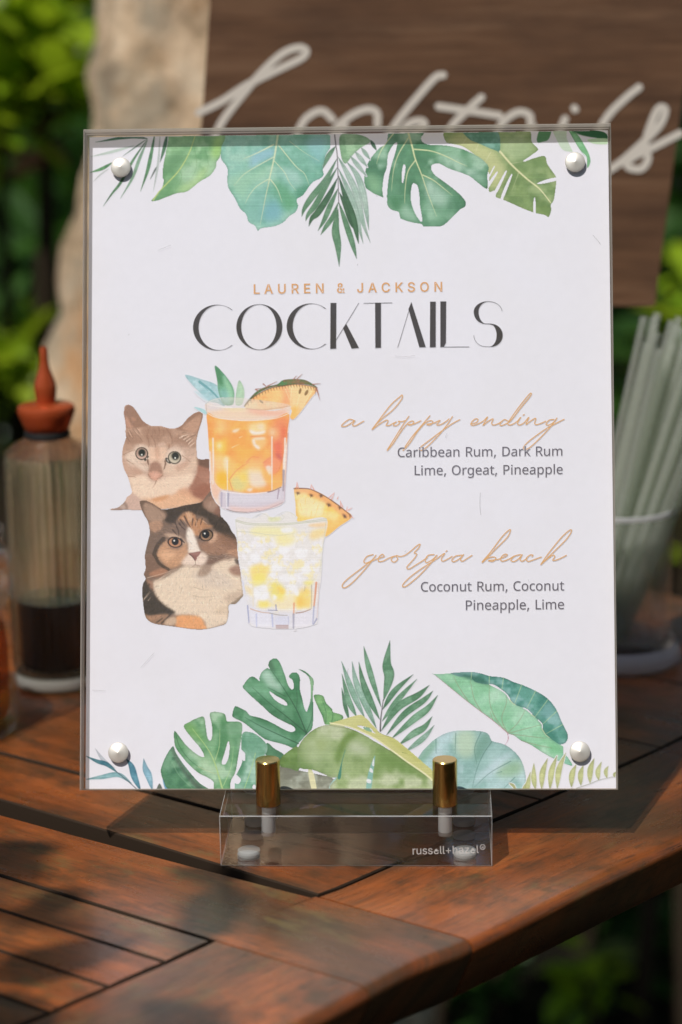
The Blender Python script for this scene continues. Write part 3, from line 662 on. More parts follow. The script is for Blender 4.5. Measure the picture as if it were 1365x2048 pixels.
    L.patch('a 1080,100 1140,90 1130,240 1060,260', (160,204,100), .7, 6)
    L.patch('a 660,500 800,360 810,450 720,560 620,600', (100,156,102), .6, 5)
    L.patch('a 830,330 920,320 930,420 850,470 800,420', (170,204,168), .7, 6)
    L.line('a 935,60 880,220 800,360 700,470 640,530 590,602', 1.6, 3.2, (188,206,116), .9)
    for v in ('a 800,360 820,420 790,490 740,550', 'a 920,180 940,320 900,430', 'a 1010,200 1030,330 970,440', 'a 860,240 760,310 710,330'):
        L.line(v, 1, .5, (92,138,82), .55)
    L.streaks()
    L = layer('printed_grass_sprig', (172,258,345,420), 60)
    for t, w, c1, c2, al in (('a 545,108 400,95 125,138', 8, (50,110,72), (70,130,90), 1), ('a 440,165 260,215 85,255', 6, (170,205,172), (150,190,158), .6), ('a 545,108 345,250', 2.5, (110,155,120), (90,140,105), .9),
        ('a 265,300 180,350 82,382', 7, (110,172,112), (80,140,90), 1), ('a 235,350 165,400 105,458', 3, (190,200,190), (180,192,182), .6), ('a 545,112 430,280 330,460 260,550 188,652', 6, (110,165,112), (84,130,90), 1),
        ('a 545,120 480,270 420,430 325,592', 7, (130,180,138), (110,160,118), .9), ('a 605,60 570,250 540,380 487,534', 8, (100,156,104), (76,130,84), 1), ('a 705,60 680,180 645,300', 8, (90,142,96), (66,118,80), 1), ('a 622,330 600,370 565,437', 3.5, (90,110,95), (90,110,95), .9),
        ('a 645,60 635,250 615,400 590,535', 5, (190,202,190), (180,196,184), .7)):
        L.blade(t, w, c1, c2, 0, al)
    L.streaks()
    L = layer('printed_leaf_sprig', (1070,248,1222,345), 70)
    L.fill('d 765,138 758,100 790,20 870,20 850,110 800,132', (84,140,92)); L.fill('d 880,20 920,130 962,195 1030,210 1036,205 990,100 985,20', (180,204,170), .8)
    L.wash('d 995,20 1050,120 1100,200 1145,250 1150,335 1175,290 1165,230 1130,160 1080,80 1010,20', (118,186,128), (140,198,146), None, 16)
    L.fill('d 1010,30 1100,75 1210,100 1308,108 1290,60 1190,38', (40,100,60)); L.fill('d 1155,112 1200,146 1310,148 1310,105', (176,208,160), .9)
    L.line('d 1040,60 1160,90 1300,104', 1.4, .6, (70,130,80)); L.line('d 1000,30 1080,170 1130,240', 1.2, .8, (70,140,85), .8)
    L.streaks()
    # -- lower border
    L = layer('printed_blue_sprig', (168,1485,348,1582), 80)
    L.blade('e 300,1010 210,950 130,838', 9, (186,192,200), (170,180,190), 0, .7)
    L.blade('e 325,1048 230,975 150,950 50,903', 10, (52,112,132), (84,140,152)); L.blade('e 445,1140 330,1065 180,1085 50,1104', 11, (146,188,192), (120,172,178))
    L.blade('e 520,1200 470,1090 440,990 395,925', 15, (98,156,176), (70,130,152)); L.blade('e 620,1200 590,1080 560,1010 545,925', 16, (150,192,208), (128,176,196))
    L.line('e 315,1040 400,1110 490,1190', 1.3, 1.6, (70,84,96)); L.fill('e 655,1200 680,1138 708,1200', (90,100,86)); L.fill('e 708,1100 735,1200 785,1200 760,1140', (96,150,180))
    L.streaks()
    L = layer('printed_broad_leaf', (318,1488,420,1582), 90)
    L.wash('e 795,818 740,890 700,980 690,1040 710,1110 780,1200 1095,1200 1020,1130 940,1040 870,950 820,870', (86,144,100), (62,116,80), (110,160,122), 26, edge=.6)
    L.patch('e 795,830 860,960 960,1090 1080,1200 1000,1190 880,1040 800,900', (72,84,72), .7, 3)
    L.line('e 790,960 850,1070 970,1190', 1.2, 1.2, (140,180,140), .6); L.streaks()
    L = layer('printed_monstera_leaf', (345,1420,490,1582), 100)
    L.wash('e 808,685 870,760 910,810 990,880 1050,912 1055,890 1020,830 960,760 885,655 935,610 1052,565 1075,640 1090,740 1114,772 1128,720 1125,640 1112,532 1232,540 1258,606 1300,606 1382,622 1384,720 1355,900 1330,1040 1290,1120 1275,1200 1150,1200 1140,1130 1090,1090 1010,1050 930,980 870,910 820,840 803,770',
           (122,172,124), (90,150,98), (160,196,160), 30, edge=.55, cuts=['e 1268,780 1240,870 1213,962 1240,972 1268,910 1276,830', 'e 1052,912 1110,960 1060,920'])
    L.patch('e 885,655 940,615 1010,700 1080,800 980,750', (112,168,84), .75, 6)
    L.patch('e 1060,880 1150,920 1200,1060 1100,1040 1000,960', (172,202,160), .65, 8)
    L.patch('e 1200,640 1260,640 1265,780 1200,920 1170,900', (62,126,74), .7, 4)
    L.patch('e 1265,610 1380,630 1350,850 1290,760', (78,138,92), .6, 5)
    L.patch('e 820,760 900,860 1000,960 960,980 860,880', (80,140,92), .5, 4)
    L.line('e 1222,1200 1190,1090 1150,960 1090,840 960,670', 3.6, 1, (168,198,124), .95); L.line('e 1155,940 1190,820 1196,670', 1.5, .7, (176,206,140), .9)
    L.line('e 1225,1160 1290,1000 1312,820', 1.4, .6, (170,206,140), .9); L.line('e 812,690 850,820 930,930 1010,995', 1.8, 1, (70,116,76), .9); L.line('e 1010,995 1100,1035 1180,1062', 1, .8, (190,190,140), .8)
    L.streaks()
    L = layer('printed_broad_leaf', (470,1462,580,1582), 110)
    L.wash('f 400,790 470,840 550,892 520,940 400,915', (84,136,98), (70,120,86), None, 18)
    L.wash('f 190,712 260,698 330,730 400,800 404,860 380,930 370,1200 130,1200 105,1140 140,1060 190,950 180,860', (134,180,154), (104,160,128), (160,198,176), 26,
           cuts=['f 175,850 213,885 212,945 182,912', 'f 130,1063 178,1105 152,1142 120,1115', 'f 62,1160 88,1128 80,1150', 'f 285,1185 282,1160 300,1150 304,1190'])
    L.patch('f 190,930 220,960 190,1080 140,1050', (70,130,92), .8, 4); L.patch('f 188,720 214,710 212,860 180,850', (80,142,104), .7, 3)
    L.line('f 305,880 270,1010 205,1195', 1.2, 1.4, (170,204,130), .9); L.streaks()
    L = layer('printed_monstera_leaf', (462,1312,632,1502), 120)
    L.wash('f 130,478 105,550 120,580 200,620 290,690 380,760 480,790 560,812 640,842 672,800 742,722 792,660 799,500 796,380 802,260 772,215 720,175 668,163 740,212 766,260 776,350 770,430 750,500 738,522 720,480 705,410 685,330 686,240 660,193 612,193 588,230 620,262 630,320 610,332 582,290 560,220 522,120 490,73 450,73 418,100 414,140 425,160 400,153 355,190 335,240 338,262 295,228 250,233 205,290 195,320 250,380 350,470 450,560 560,620 620,650 642,680 610,697 550,675 430,610 340,575 260,555 230,520 190,500',
           (92,152,108), (66,126,84), (128,180,146), 34, edge=.55, cuts=['f 425,355 480,392 550,432 574,472 520,455 465,415'])
    L.patch('f 355,195 420,165 470,240 540,340 500,350 400,300', (172,204,184), .85, 5)
    L.patch('f 440,80 500,90 530,180 600,330 540,300 450,170', (104,162,118), .6, 4)
    L.patch('f 415,100 440,90 470,190 430,150', (70,100,78), .6, 3)
    L.patch('f 760,230 800,250 790,420 770,430', (160,196,150), .8, 4)
    L.patch('f 250,250 400,330 560,470 620,560 480,480 300,330', (128,182,146), .6, 7)
    L.patch('f 200,300 350,440 600,600 700,660 600,640 400,500', (52,100,70), .55, 6)
    L.patch('f 240,600 400,650 560,740 640,800 480,780 300,690', (138,186,160), .65, 7)
    L.patch('f 700,420 780,560 750,680 690,560', (120,174,140), .5, 6); L.patch('f 600,200 680,210 680,400 640,350', (70,134,92), .5, 4)
    for v, w in (('f 742,718 660,520 560,350 432,160', 2.6), ('f 732,702 560,560 420,450 280,320', 2.2), ('f 678,802 520,730 350,650 215,575', 2.2), ('f 737,705 780,600 797,500', 1.5), ('f 560,395 470,350 410,320', 1.3), ('f 655,500 660,420 655,330', 1.1)):
        L.line(v, w, .8, (54,92,66), .85)
    L.streaks()
    L = layer('printed_small_leaf', (625,1385,690,1450), 130)
    L.wash('f 800,400 820,377 882,390 910,450 958,500 970,528 1040,550 1052,590 960,640 900,640 870,560 840,500', (96,156,96), (124,178,112), None, 16, edge=.7)
    L.line('f 905,620 905,520 870,420', 1.2, .7, (60,104,66), .8); L.line('f 955,620 965,530 930,480', 1.1, .7, (60,104,66), .8); L.streaks()
    L = layer('printed_palm_frond', (680,1277,880,1515), 140)
    cc = [((128,174,140), (100,150,112)), ((110,158,122), (84,134,96)), ((156,190,172), (130,172,146))]
    for t, w, q in (('g 175,770 140,640 108,478', 9, 1), ('g 245,745 170,590 110,352', 13, 0), ('g 320,760 200,500 106,238', 14, 2), ('g 425,850 330,640 240,430 202,238', 16, 2), ('g 455,770 370,600 300,420 264,243', 15, 1),
        ('g 468,655 390,420 340,240 309,102', 13, 0), ('g 480,680 590,510 760,358', 13, 1), ('g 476,785 620,590 794,400', 13, 0), ('g 468,872 620,660 800,550 908,455', 17, 1), ('g 515,912 680,720 860,590 940,508', 15, 1),
        ('g 560,945 760,770 890,670 984,547', 17, 0), ('g 630,1000 760,900 860,840 934,740', 16, 0), ('g 690,1062 800,980 880,910 952,820', 13, 2), ('g 490,598 540,380 520,260 548,48', 24, 1)):
        L.blade(t, w, cc[q][0], cc[q][1], 0, vein=(70,100,78))
    L.line('g 487,590 465,760 460,875', 1.6, 3.2, (62,58,56), .95); L.streaks()
    L = layer('printed_blue_leaf', (820,1455,1058,1582), 150)
    L.wash('h -60,760 0,645 50,585 115,530 200,490 300,478 420,485 470,505 495,550 560,568 620,600 680,660 712,730 727,820 715,900 -60,900', (160,194,192), (134,176,168), (176,204,206), 34, edge=.45)
    L.patch('h 250,500 370,490 370,650 260,650', (182,204,172), .8, 7); L.patch('h 560,720 680,690 700,760 600,800 520,780', (140,180,136), .75, 7)
    L.patch('h 380,600 440,500 490,550 420,660 385,720', (110,156,138), .8, 4); L.patch('h -40,720 40,600 110,540 105,600 0,720', (100,156,116), .6, 5)
    L.patch('h 400,780 540,660 640,640 520,760 380,850', (196,214,222), .6, 6); L.patch('h 380,720 500,600 580,590 470,720', (160,196,190), .5, 5)
    for v in ('h 420,488 375,600 390,712', 'h 492,556 430,650 385,760 358,875', 'h 622,690 480,770 365,875', 'h 246,500 242,640', 'h 110,540 112,640', 'h 650,800 600,850 565,885', 'h 560,762 520,772'):
        L.line(v, 1.4, .7, (74,114,104), .75)
    L.streaks()
    L = layer('printed_banana_leaf', (558,1395,872,1582), 160)
    L.wash('f 510,1000 600,1010 750,1040 960,1090 970,1150 1030,1205 510,1205', (140,142,122), (122,122,104), (160,164,146), 22)
    L.fill('f 752,1020 797,1040 828,1205 788,1205', (214,208,160)); L.fill('f 935,1190 960,1120 1015,1075 1040,1205', (150,186,180)); L.fill('f 945,1180 955,1150 985,1140 970,1170', (226,226,226))
    L.wash('f 668,825 600,850 515,925 515,990 600,1010 665,1030 700,960', (120,152,84), (100,132,62), None, 22)
    L.wash('f 665,850 700,770 780,690 880,643 1000,638 g 240,870 400,960 560,1055 720,1160 850,1245 940,1320 940,1420 60,1420 f 1000,1090 960,1090 860,1050 780,1020 690,1010 665,950', (150,172,112), (126,152,88), (182,192,152), 40, edge=.5)
    L.patch('f 985,900 1060,740 1140,690 1175,720 1100,800 1060,870 1010,980', (104,136,58), .85, 4)
    L.patch('f 700,780 900,670 960,700 900,940 750,960', (176,190,144), .6, 9); L.patch('f 670,860 700,960 800,1000 760,1020 680,1000', (104,142,68), .6, 5)
    L.patch('f 1090,800 1160,770 1280,850 1260,900 1120,880', (188,196,164), .75, 7)
    L.patch('g 440,1000 560,1080 800,1240 700,1280 500,1200 420,1300', (104,140,66), .75, 9)
    L.patch('f 820,780 870,760 920,800 860,880', (150,170,100), .5, 5)
    L.fill('f 1005,1090 1030,990 1060,880 1074,848 1045,960 1032,1090', (70,134,110)); L.fill('g 412,1095 352,1250 330,1420 372,1420 396,1250', (128,178,166), .95)
    for q in ('g 400,1120 385,1180 404,1190', 'g 368,1210 390,1225 392,1255 362,1240', 'g 340,1310 376,1320 372,1350 336,1340'):
        L.fill(q, (222,220,222), .9)
    L.fill('g 0,808 130,762 250,728 312,738 440,868 470,898 590,940 745,1065 860,1165 940,1240 940,1325 850,1250 700,1148 560,1045 420,945 260,865 150,830', (196,194,120))
    L.patch('g 520,920 740,1070 860,1180 760,1120 560,970', (178,180,84), .7, 4); L.patch('g 20,800 240,735 300,760 200,820', (204,202,136), .6, 5)
    L.cut('g 250,825 310,832 370,850 400,885 g 440,905 390,885 320,860'); L.fill('g 300,838 360,845 385,880 330,868', (128,170,140))
    L.line('g 0,800 150,828 260,866 420,946 560,1046 700,1149 850,1252 940,1325', 2.6, 3.6, (226,220,172), .95)
    L.line('g 0,822 150,850 260,886 420,966 560,1068 700,1170 850,1270', .9, .8, (110,120,60), .6)
    L.line('g 440,880 520,920 580,940', 1, .6, (90,90,50), .7); L.line('g 660,1070 710,1080', 1.4, .6, (100,120,50), .7)
    L.streaks()
    L = layer('printed_taro_leaf', (850,1338,1148,1535), 170)
    L.line('h 600,500 603,540 585,578', 3, 2, (196,150,164), .9)
    L.wash('h 45,78 110,95 240,90 350,120 430,160 470,165 550,205 590,235 630,290 720,335 780,385 830,435 840,480 890,530 940,570 980,590 982,640 1010,660 1042,722 950,692 850,640 760,582 690,550 640,515 600,500 560,465 500,415 410,350 320,280 200,180 110,110',
           (150,206,168), (128,192,146), (170,214,182), 30, edge=.45)
    L.patch('h 860,560 960,580 980,640 900,640', (104,182,124), .75, 6); L.patch('h 560,300 620,290 700,340 640,380 560,430', (120,186,138), .5, 6)
    L.patch('h 980,640 1042,722 950,692', (120,184,158), .7, 3); L.patch('h 150,105 300,250 420,340 330,280 200,180', (120,180,140), .5, 4)
    L.wash('h 210,90 260,83 350,79 420,90 480,108 570,118 640,148 700,168 790,208 870,258 930,330 970,420 1012,510 1000,560 960,577 920,555 880,525 840,485 835,435 780,385 730,335 640,300 600,240 560,205 500,168 440,165 380,150 340,115 270,113',
           (64,134,118), (92,158,140), (128,178,172), 24, edge=.6)
    L.patch('h 250,90 400,110 470,160 380,145 280,110', (40,98,80), .7, 3); L.patch('h 840,440 900,470 960,570 880,520', (46,120,100), .6, 4)
    L.patch('h 880,280 930,340 900,400 820,370', (140,184,186), .6, 5)
    for v in ('h 598,500 520,400 480,300 474,170', 'h 598,500 560,400 590,300 592,240', 'h 600,498 660,440 700,380 720,338', 'h 605,500 720,470 830,442', 'h 610,505 740,520 860,535', 'h 500,415 480,350', 'h 420,352 370,260 345,135', 'h 330,280 265,180 230,110', 'h 690,550 800,580 900,600'):
        L.line(v, 1.4, .8, (146,140,112), .8)
    L.line('h 110,110 320,280 500,415 600,500', 1, 2.2, (206,150,158), .8)
    for v in ('h 355,80 350,128', 'h 475,108 474,160', 'h 572,120 560,205', 'h 697,166 645,305', 'h 792,208 728,335', 'h 876,268 785,390', 'h 936,348 835,442', 'h 976,440 865,502'):
        L.line(v, 1.2, .9, (186,210,150), .85)
    for v in ('h 612,270 640,300 655,306', 'h 760,372 785,390', 'h 834,470 860,510 885,530'): L.line(v, 1.8, 1, (206,212,160), .8)
    L.streaks()
    L = layer('printed_fern', (1018,1500,1234,1582), 180)
    for t, w in (('h 735,900 738,850 756,762', 11), ('h 790,885 778,800 779,703', 12), ('h 832,885 838,770 873,670', 13), ('h 888,885 900,760 937,652', 13), ('h 938,880 950,750 997,632', 13), ('h 1035,870 1040,780 1068,712', 13), ('h 1100,858 1098,780 1116,718', 12), ('h 1162,842 1164,750 1191,670', 13), ('h 1222,822 1216,760 1241,693', 11), ('h 1278,806 1270,760 1287,723', 9), ('h 1330,800 1328,780 1342,762', 6), ('h 610,840 640,860 660,900', 6), ('h 700,900 715,870 725,840', 7)):
        L.blade(t, w, (204,208,136), (184,190,112), 0, .92)
    L.line('h 1070,875 1160,845 1220,820 1290,803 1345,792', 1.2, .8, (130,136,96), .9); L.streaks()
    return out
def art_pets():
    out = []
    # -- tan cat: posterised fur in flat shapes
    L = Layer(218, 806, 424, 1022, seed=300); out.append(('printed_tan_cat', L))
    O = 'i 205,130 215,75 260,55 320,80 380,160 440,250 500,295 560,320 650,318 720,335 780,350 850,345 920,310 1000,220 1080,160 1150,140 1188,165 1185,220 1160,310 1128,410 1105,540 1115,660 1122,718 1180,735 1275,740 1285,900 1295,1100 1240,1240 1000,1310 850,1340 690,1356 410,1367 250,1364 100,1367 35,1364 45,1348 130,1330 215,1255 240,1205 302,1150 290,1080 255,960 200,840 180,720 190,600 215,510 230,470 222,390 228,340 215,240 202,170'
    B = L.fill(O, (198,166,146))
    pl, md, dk, dd = (224,200,180), (180,144,122), (150,114,94), (114,86,70)
    P = lambda t, c, a=.85, s=2: L.patch(t, c, a, s, B)
    P('i 1118,700 1300,730 1300,1120 1180,1270 1060,1230 1000,1140 1060,1000 1115,900', (160,112,92), .95)
    P('i 1118,705 1290,735 1290,850 1200,830 1125,800', (112,84,70), .9); P('i 1130,900 1290,900 1290,1050 1180,1000', (174,128,108), .7, 3); P('i 1060,1120 1200,1040 1290,1090 1200,1200 1090,1200', (150,98,78), .7, 3)
    P('i 230,345 330,318 560,322 800,350 950,320 1130,410 1110,560 1000,560 900,530 760,590 700,520 600,560 500,570 400,540 300,560 210,540', md, .9)
    P('i 480,330 760,350 800,430 700,440 640,520 560,470 500,520 440,400', dk, .55, 3); P('i 230,420 330,400 430,480 420,540 260,560 215,530', dk, .5, 3); P('i 800,470 940,430 1010,500 1080,520 1090,590 900,570', dk, .5, 3)
    P('i 203,130 260,50 330,80 430,230 520,310 400,340 300,350 232,345 210,240', dk, .95, 1); P('i 225,200 260,230 290,300 330,330 290,345 240,320', (196,150,126), .8, 1); P('i 300,210 340,220 350,260 310,250', (186,140,116), .8, 1)
    P('i 850,345 1000,215 1100,150 1190,150 1190,300 1130,410 1040,390 930,380', dk, .95, 1); P('i 930,345 1040,250 1130,190 1165,190 1150,300 1110,400 1030,400 960,370', (188,148,124), .9, 1)
    P('i 190,560 330,560 340,620 230,650 185,700', md, .8, 3); P('i 240,650 340,640 350,740 440,800 520,820 500,880 380,860 270,800 230,720', pl, .8, 3)
    L.fill(ell('i',428,665,118,112), pl, .75, 3, 0, B); L.fill(ell('i',840,715,128,118), pl, .8, 3, 0, B)
    P('i 520,580 600,600 690,580 740,600 720,700 690,760 650,780 560,770 530,740', (222,186,160), .95, 3); P('i 590,590 640,580 650,720 610,740', (196,152,128), .6, 2)
    P('i 690,780 760,800 900,830 1000,800 1060,720 1115,700 1118,820 1040,900 900,930 760,930 690,900', (218,188,164), .8, 3); P('i 860,800 1000,760 990,820 900,880 850,860', (196,156,134), .7, 3)
    P('i 190,720 260,800 330,860 420,880 420,940 330,970 250,950 200,840', (196,158,136), .8, 3); P('i 300,790 420,860 430,930 340,900', (186,146,124), .5, 3)
    P('i 262,960 330,950 460,930 520,990 600,1020 720,960 900,930 1060,900 1060,1010 960,1110 800,1180 600,1222 420,1235 330,1190 300,1090', (230,202,178), .95, 3)
    P('i 410,1215 600,1222 800,1180 950,1110 1080,1200 1180,1255 1000,1310 700,1352 560,1340 500,1250', (224,176,140), .9, 3); P('i 560,1230 680,1190 780,1180 700,1240 600,1260', (206,146,102), .7, 2); P('i 860,1140 980,1080 1060,1150 1000,1200', (206,156,126), .6, 3)
    P('i 230,1210 300,1160 380,1200 420,1260 410,1366 260,1366 225,1290', (202,170,154), .9, 2); P('i 35,1366 130,1330 215,1260 250,1366', (150,124,112), .9, 1); P('i 150,1320 200,1290 230,1350 180,1350', (196,172,158), .7, 1)
    # nose
    P('i 515,860 540,790 600,760 650,785 680,860 690,930 640,900 580,885 520,905', (160,120,100), .95, 2)
    P('i 512,905 560,885 620,885 685,930 660,965 610,1000 560,988 520,950', (204,152,130), .95, 1); P('i 540,930 600,900 640,930 600,960', (216,168,146), .7, 1)
    for t in ('i 510,920 530,965 560,985', 'i 685,935 650,965 620,975', 'i 610,1000 590,1050'): L.line(t, 2.2, 1.2, dk, .8, True)
    L.line('i 590,1045 560,1090 500,1110', 1.2, .6, (186,140,120), .7, True)
    # stripes and tufts
    for t in ('i 490,440 515,520 515,585', 'i 550,450 590,520 600,585', 'i 520,340 500,420 520,470', 'i 640,340 650,400 630,450', 'i 780,420 805,480 800,545', 'i 740,360 780,420 790,470', 'i 770,560 765,600', 'i 585,360 600,430', 'i 700,380 700,440'):
        L.line(t, 3, 1.2, dk, .8, True)
    for t in ('i 280,380 330,470', 'i 320,360 380,450', 'i 360,350 410,430', 'i 255,400 290,480', 'i 240,450 280,520', 'i 385,430 440,520'): L.line(t, 1.6, .7, dd, .55, True)
    for t in ('i 270,390 310,470', 'i 340,380 400,440', 'i 380,360 420,400'): L.line(t, 1.6, .7, (222,186,162), .7, True)
    for t in ('i 930,450 1000,430', 'i 950,490 1010,450', 'i 985,510 1040,470', 'i 1010,540 1060,490', 'i 1030,570 1080,530', 'i 900,470 950,440'): L.line(t, 2.6, 1, (226,200,178), .85, True)
    for t in ('i 940,470 1000,440', 'i 970,505 1030,460', 'i 1000,530 1060,480', 'i 1040,455 1100,430 1115,460', 'i 930,410 980,400'): L.line(t, 1.5, .7, dd, .8, True)
    for t in ('i 195,680 280,640 345,620', 'i 930,690 1000,740 1030,770', 'i 250,950 320,950 360,965', 'i 240,745 330,800', 'i 500,760 515,830', 'i 720,740 710,850'): L.line(t, 2.2, 1, dk, .6, True)
    for t in ('i 720,760 725,790 710,850', 'i 500,740 512,800'): L.line(t, 4, 2, dd, .8, True)
    fld = lambda x, y: np.arctan2(y-957, x-312)
    L.pelt(3600, 5, fld, .55, .10)
    for cx, cy, rx, ry, iris, px, py, pr in ((428,665,80,80,(190,156,140),430,655,42), (835,715,83,80,(184,170,148),845,695,44)):
        L.fill(ell('i',cx,cy,rx,ry), (62,54,44)); L.fill(ell('i',cx-1,cy-2,rx-13,ry-13), iris); L.fill(ell('i',cx,cy+22,rx-26,ry-34), tuple(min(255,v+26) for v in iris), .6, 1)
        L.fill(ell('i',px,py,pr+6,pr+8), (74,70,58), .9, 1); L.fill(ell('i',px,py,pr-4,pr-1), (34,36,32)); L.fill(ell('i',px-2,py+24,10,11), (226,226,216))
    L.line('i 470,745 490,725 512,700', 4, 2, (52,46,40), .9); L.fill(ell('i',490,727,9,12), (196,178,164)); L.line('i 735,730 750,765 780,782', 5, 3, (52,48,42), .9); L.line('i 745,740 758,770', 2, 1, (206,196,184), .9)
    for t in ('i 135,915 230,930', 'i 150,1050 260,1025', 'i 100,1080 190,1045', 'i 190,1045 250,1035'): L.line(t, 1, .6, (170,158,154), .7)
    L.streaks(.016, sat=1)
    # -- calico cat
    L = Layer(276, 964, 492, 1262, seed=330); out.append(('printed_calico_cat', L))
    O = 'j 55,260 65,245 130,240 220,280 300,330 345,350 480,325 600,295 700,280 790,255 850,180 920,100 960,60 1025,50 1035,90 1030,200 1015,310 1022,420 1050,450 1110,520 1150,600 1190,650 1215,720 1225,850 1242,930 k 1250,150 1265,330 1285,500 1287,545 1230,610 1190,645 1120,655 1115,760 1085,870 1000,905 850,940 700,942 500,915 350,895 230,875 150,830 115,760 95,620 85,500 95,400 125,340 105,290 125,220 118,100 j 115,900 140,780 165,680 175,620 155,500 100,400 65,310'
    B = L.fill(O, (122,100,86)); bk, br, og, wt = (64,54,46), (116,94,79), (194,148,114), (233,217,202)
    P('j 345,350 480,322 700,278 800,255 850,330 930,400 1020,410 1120,520 1170,620 1215,700 1130,700 1010,630 920,560 850,450 760,420 640,390 560,400 500,470 440,520 330,460', bk, .92, 2)
    P('j 60,260 130,240 240,285 350,350 390,420 330,500 300,600 230,620 170,560 150,480 90,370', (112,90,76), .9, 1)
    P('j 130,270 220,300 310,360 370,420 320,490 230,505 150,470 110,380 100,310', (170,140,120), .9, 2); P('j 170,500 320,490 310,590 220,620 180,580', (184,144,118), .85, 2)
    P('j 900,130 960,60 1035,55 1035,200 1000,180 940,170', (92,78,64), .95, 1); P('j 800,290 870,200 940,170 1010,190 1020,260 1000,340 920,385 850,355', (150,118,100), .95, 2); P('j 850,300 930,240 990,260 960,340 900,360', (176,146,128), .6, 3); P('j 940,380 1010,300 1020,430 980,430', (140,100,84), .8, 2)
    P('j 510,480 560,410 620,375 700,395 740,470 800,450 840,520 935,550 800,590 760,660 700,650 640,560 600,480', (188,136,98), .9, 2); P('j 620,390 660,380 690,460 650,500', (214,176,144), .6, 1)
    P('j 630,560 690,600 720,680 750,760 778,850 720,870 650,870 622,850 630,760 608,690', wt, 1, 2)
    P('j 350,640 480,640 570,690 620,760 590,780 500,690 400,680', (206,172,146), .85, 2)
    P('j 300,780 380,715 420,800 520,815 610,750 632,870 k 640,50 600,130 500,205 380,215 320,140 250,60', og, .95, 3); P('j 300,850 380,830 480,870 k 480,60 400,120 320,90', (226,178,140), .7, 4)
    P('j 755,730 830,740 930,670 1000,630 1100,710 1210,760 1225,860 1100,885 900,885 800,840', (156,118,94), .95, 3); P('j 930,620 980,640 960,720 880,750', (212,170,140), .8, 2); P('j 1000,640 1190,680 1215,800 1080,780', (134,98,76), .7, 4); P('j 1110,850 1220,830 1235,930 1140,920', (206,156,120), .7, 3)
    P('j 640,870 775,850 850,880 865,940 k 860,130 800,195 720,195 600,185 550,150 620,60', (230,206,188), .95, 3)
    P('k 500,240 600,185 750,200 900,180 1080,90 1180,80 1255,200 1268,330 1290,500 1240,620 1120,655 1115,760 1085,870 850,942 830,860 700,780 480,770 370,680 290,600 230,500 215,380 350,330', (226,204,180), .97, 3)
    P('k 690,290 860,200 1000,260 1120,330 1180,450 1000,440 850,430 720,350', (206,188,172), .7, 6); P('k 800,190 920,190 870,290 750,310', (150,124,106), .8, 3); P('k 1120,220 1250,180 1262,300 1160,290', (142,104,86), .8, 3); P('k 1050,560 1280,470 1285,545 1190,640 1100,620', (192,168,148), .7, 4); P('k 870,120 1180,60 1180,110 1000,130 900,180', (120,90,74), .6, 3); P('k 960,700 1110,660 1115,740 980,760', (204,180,154), .6, 4); P('k 1190,600 1285,530 1230,612 1130,656', (126,110,92), .8, 1); P('k 1190,100 1245,120 1240,170 1200,160', (72,60,52), .8, 2)
    P('k 90,400 130,345 190,440 260,570 350,655 480,740 400,770 300,790 180,795 110,760 85,600', (68,60,52), .97, 2); P('k 130,350 210,380 220,480 190,470', (158,120,98), .8, 2)
    P('k 110,760 200,780 300,765 400,765 350,893 200,873 140,830', (150,118,94), .95, 2); P('k 160,790 280,770 340,775 250,820 190,830', (186,140,110), .7, 2)
    P('k 120,100 240,30 260,110 330,170 400,230 300,300 140,330 110,290', (126,98,82), .8, 3); P('k 170,280 300,220 400,240 330,300 220,320', (176,126,98), .8, 2)
    for t, w in (('j 340,700 270,780 230,880 k 240,60 290,160 400,230', 9), ('k 320,870 370,820 430,760', 4), ('k 260,860 330,810', 3)): L.line(t, w, w*.6, (70,58,48), .75, True)
    P('k 500,785 640,775 780,800 830,880 845,938 700,943 500,916 485,850', (226,160,108), .97, 2); P('k 370,830 470,790 495,860 440,900 360,890', (206,176,148), .9, 2)
    for t in ('j 525,510 560,560 600,590', 'j 500,560 520,610 518,660', 'j 540,470 590,540', 'j 470,480 500,560', 'j 590,430 630,510 660,560', 'j 690,460 680,540', 'j 740,470 720,540', 'j 800,460 780,530', 'j 450,590 500,650'): L.line(t, 3.4, 1.4, (74,58,48), .75, True)
    for t in ('j 610,380 640,470', 'j 730,480 735,560', 'j 570,450 610,520', 'j 800,480 860,520'): L.line(t, 2, .8, (224,180,146), .7, True)
    fld = lambda x, y: np.arctan2(y-1095, x-391)
    L.pelt(3600, 5.5, fld, .55, .15)
    L.fur('j 250,560 620,500 640,800 300,860', 90, 6, 0, [bk, (180,130,98), (206,160,126)], .5, .9, .4, fld)
    L.fur('j 760,560 1000,600 1200,740 1180,900 850,860', 110, 7, 0, [(96,70,54), (206,158,122), (150,104,76)], .5, .9, .35, fld)
    L.fur('k 240,400 600,230 1000,280 1200,200 1250,400 1080,840 860,900 500,740', 110, 8, 1.3, [(236,220,200), (204,182,160)], .35, 1, .4)
    L.fur('j 350,340 700,280 1020,420 1200,690 1000,610 850,440', 120, 6, 0, [(96,84,70), (36,32,28), (120,104,86)], .6, .9, .5, fld)
    L.fur('k 90,400 200,440 350,660 400,760 150,790', 90, 6, 1.9, [(98,88,74), (40,36,32)], .6, .9, .4)
    L.fur('k 860,60 1240,30 1240,120 880,130', 40, 10, -.15, [(220,190,166), (98,72,58)], .6, .9, .2)
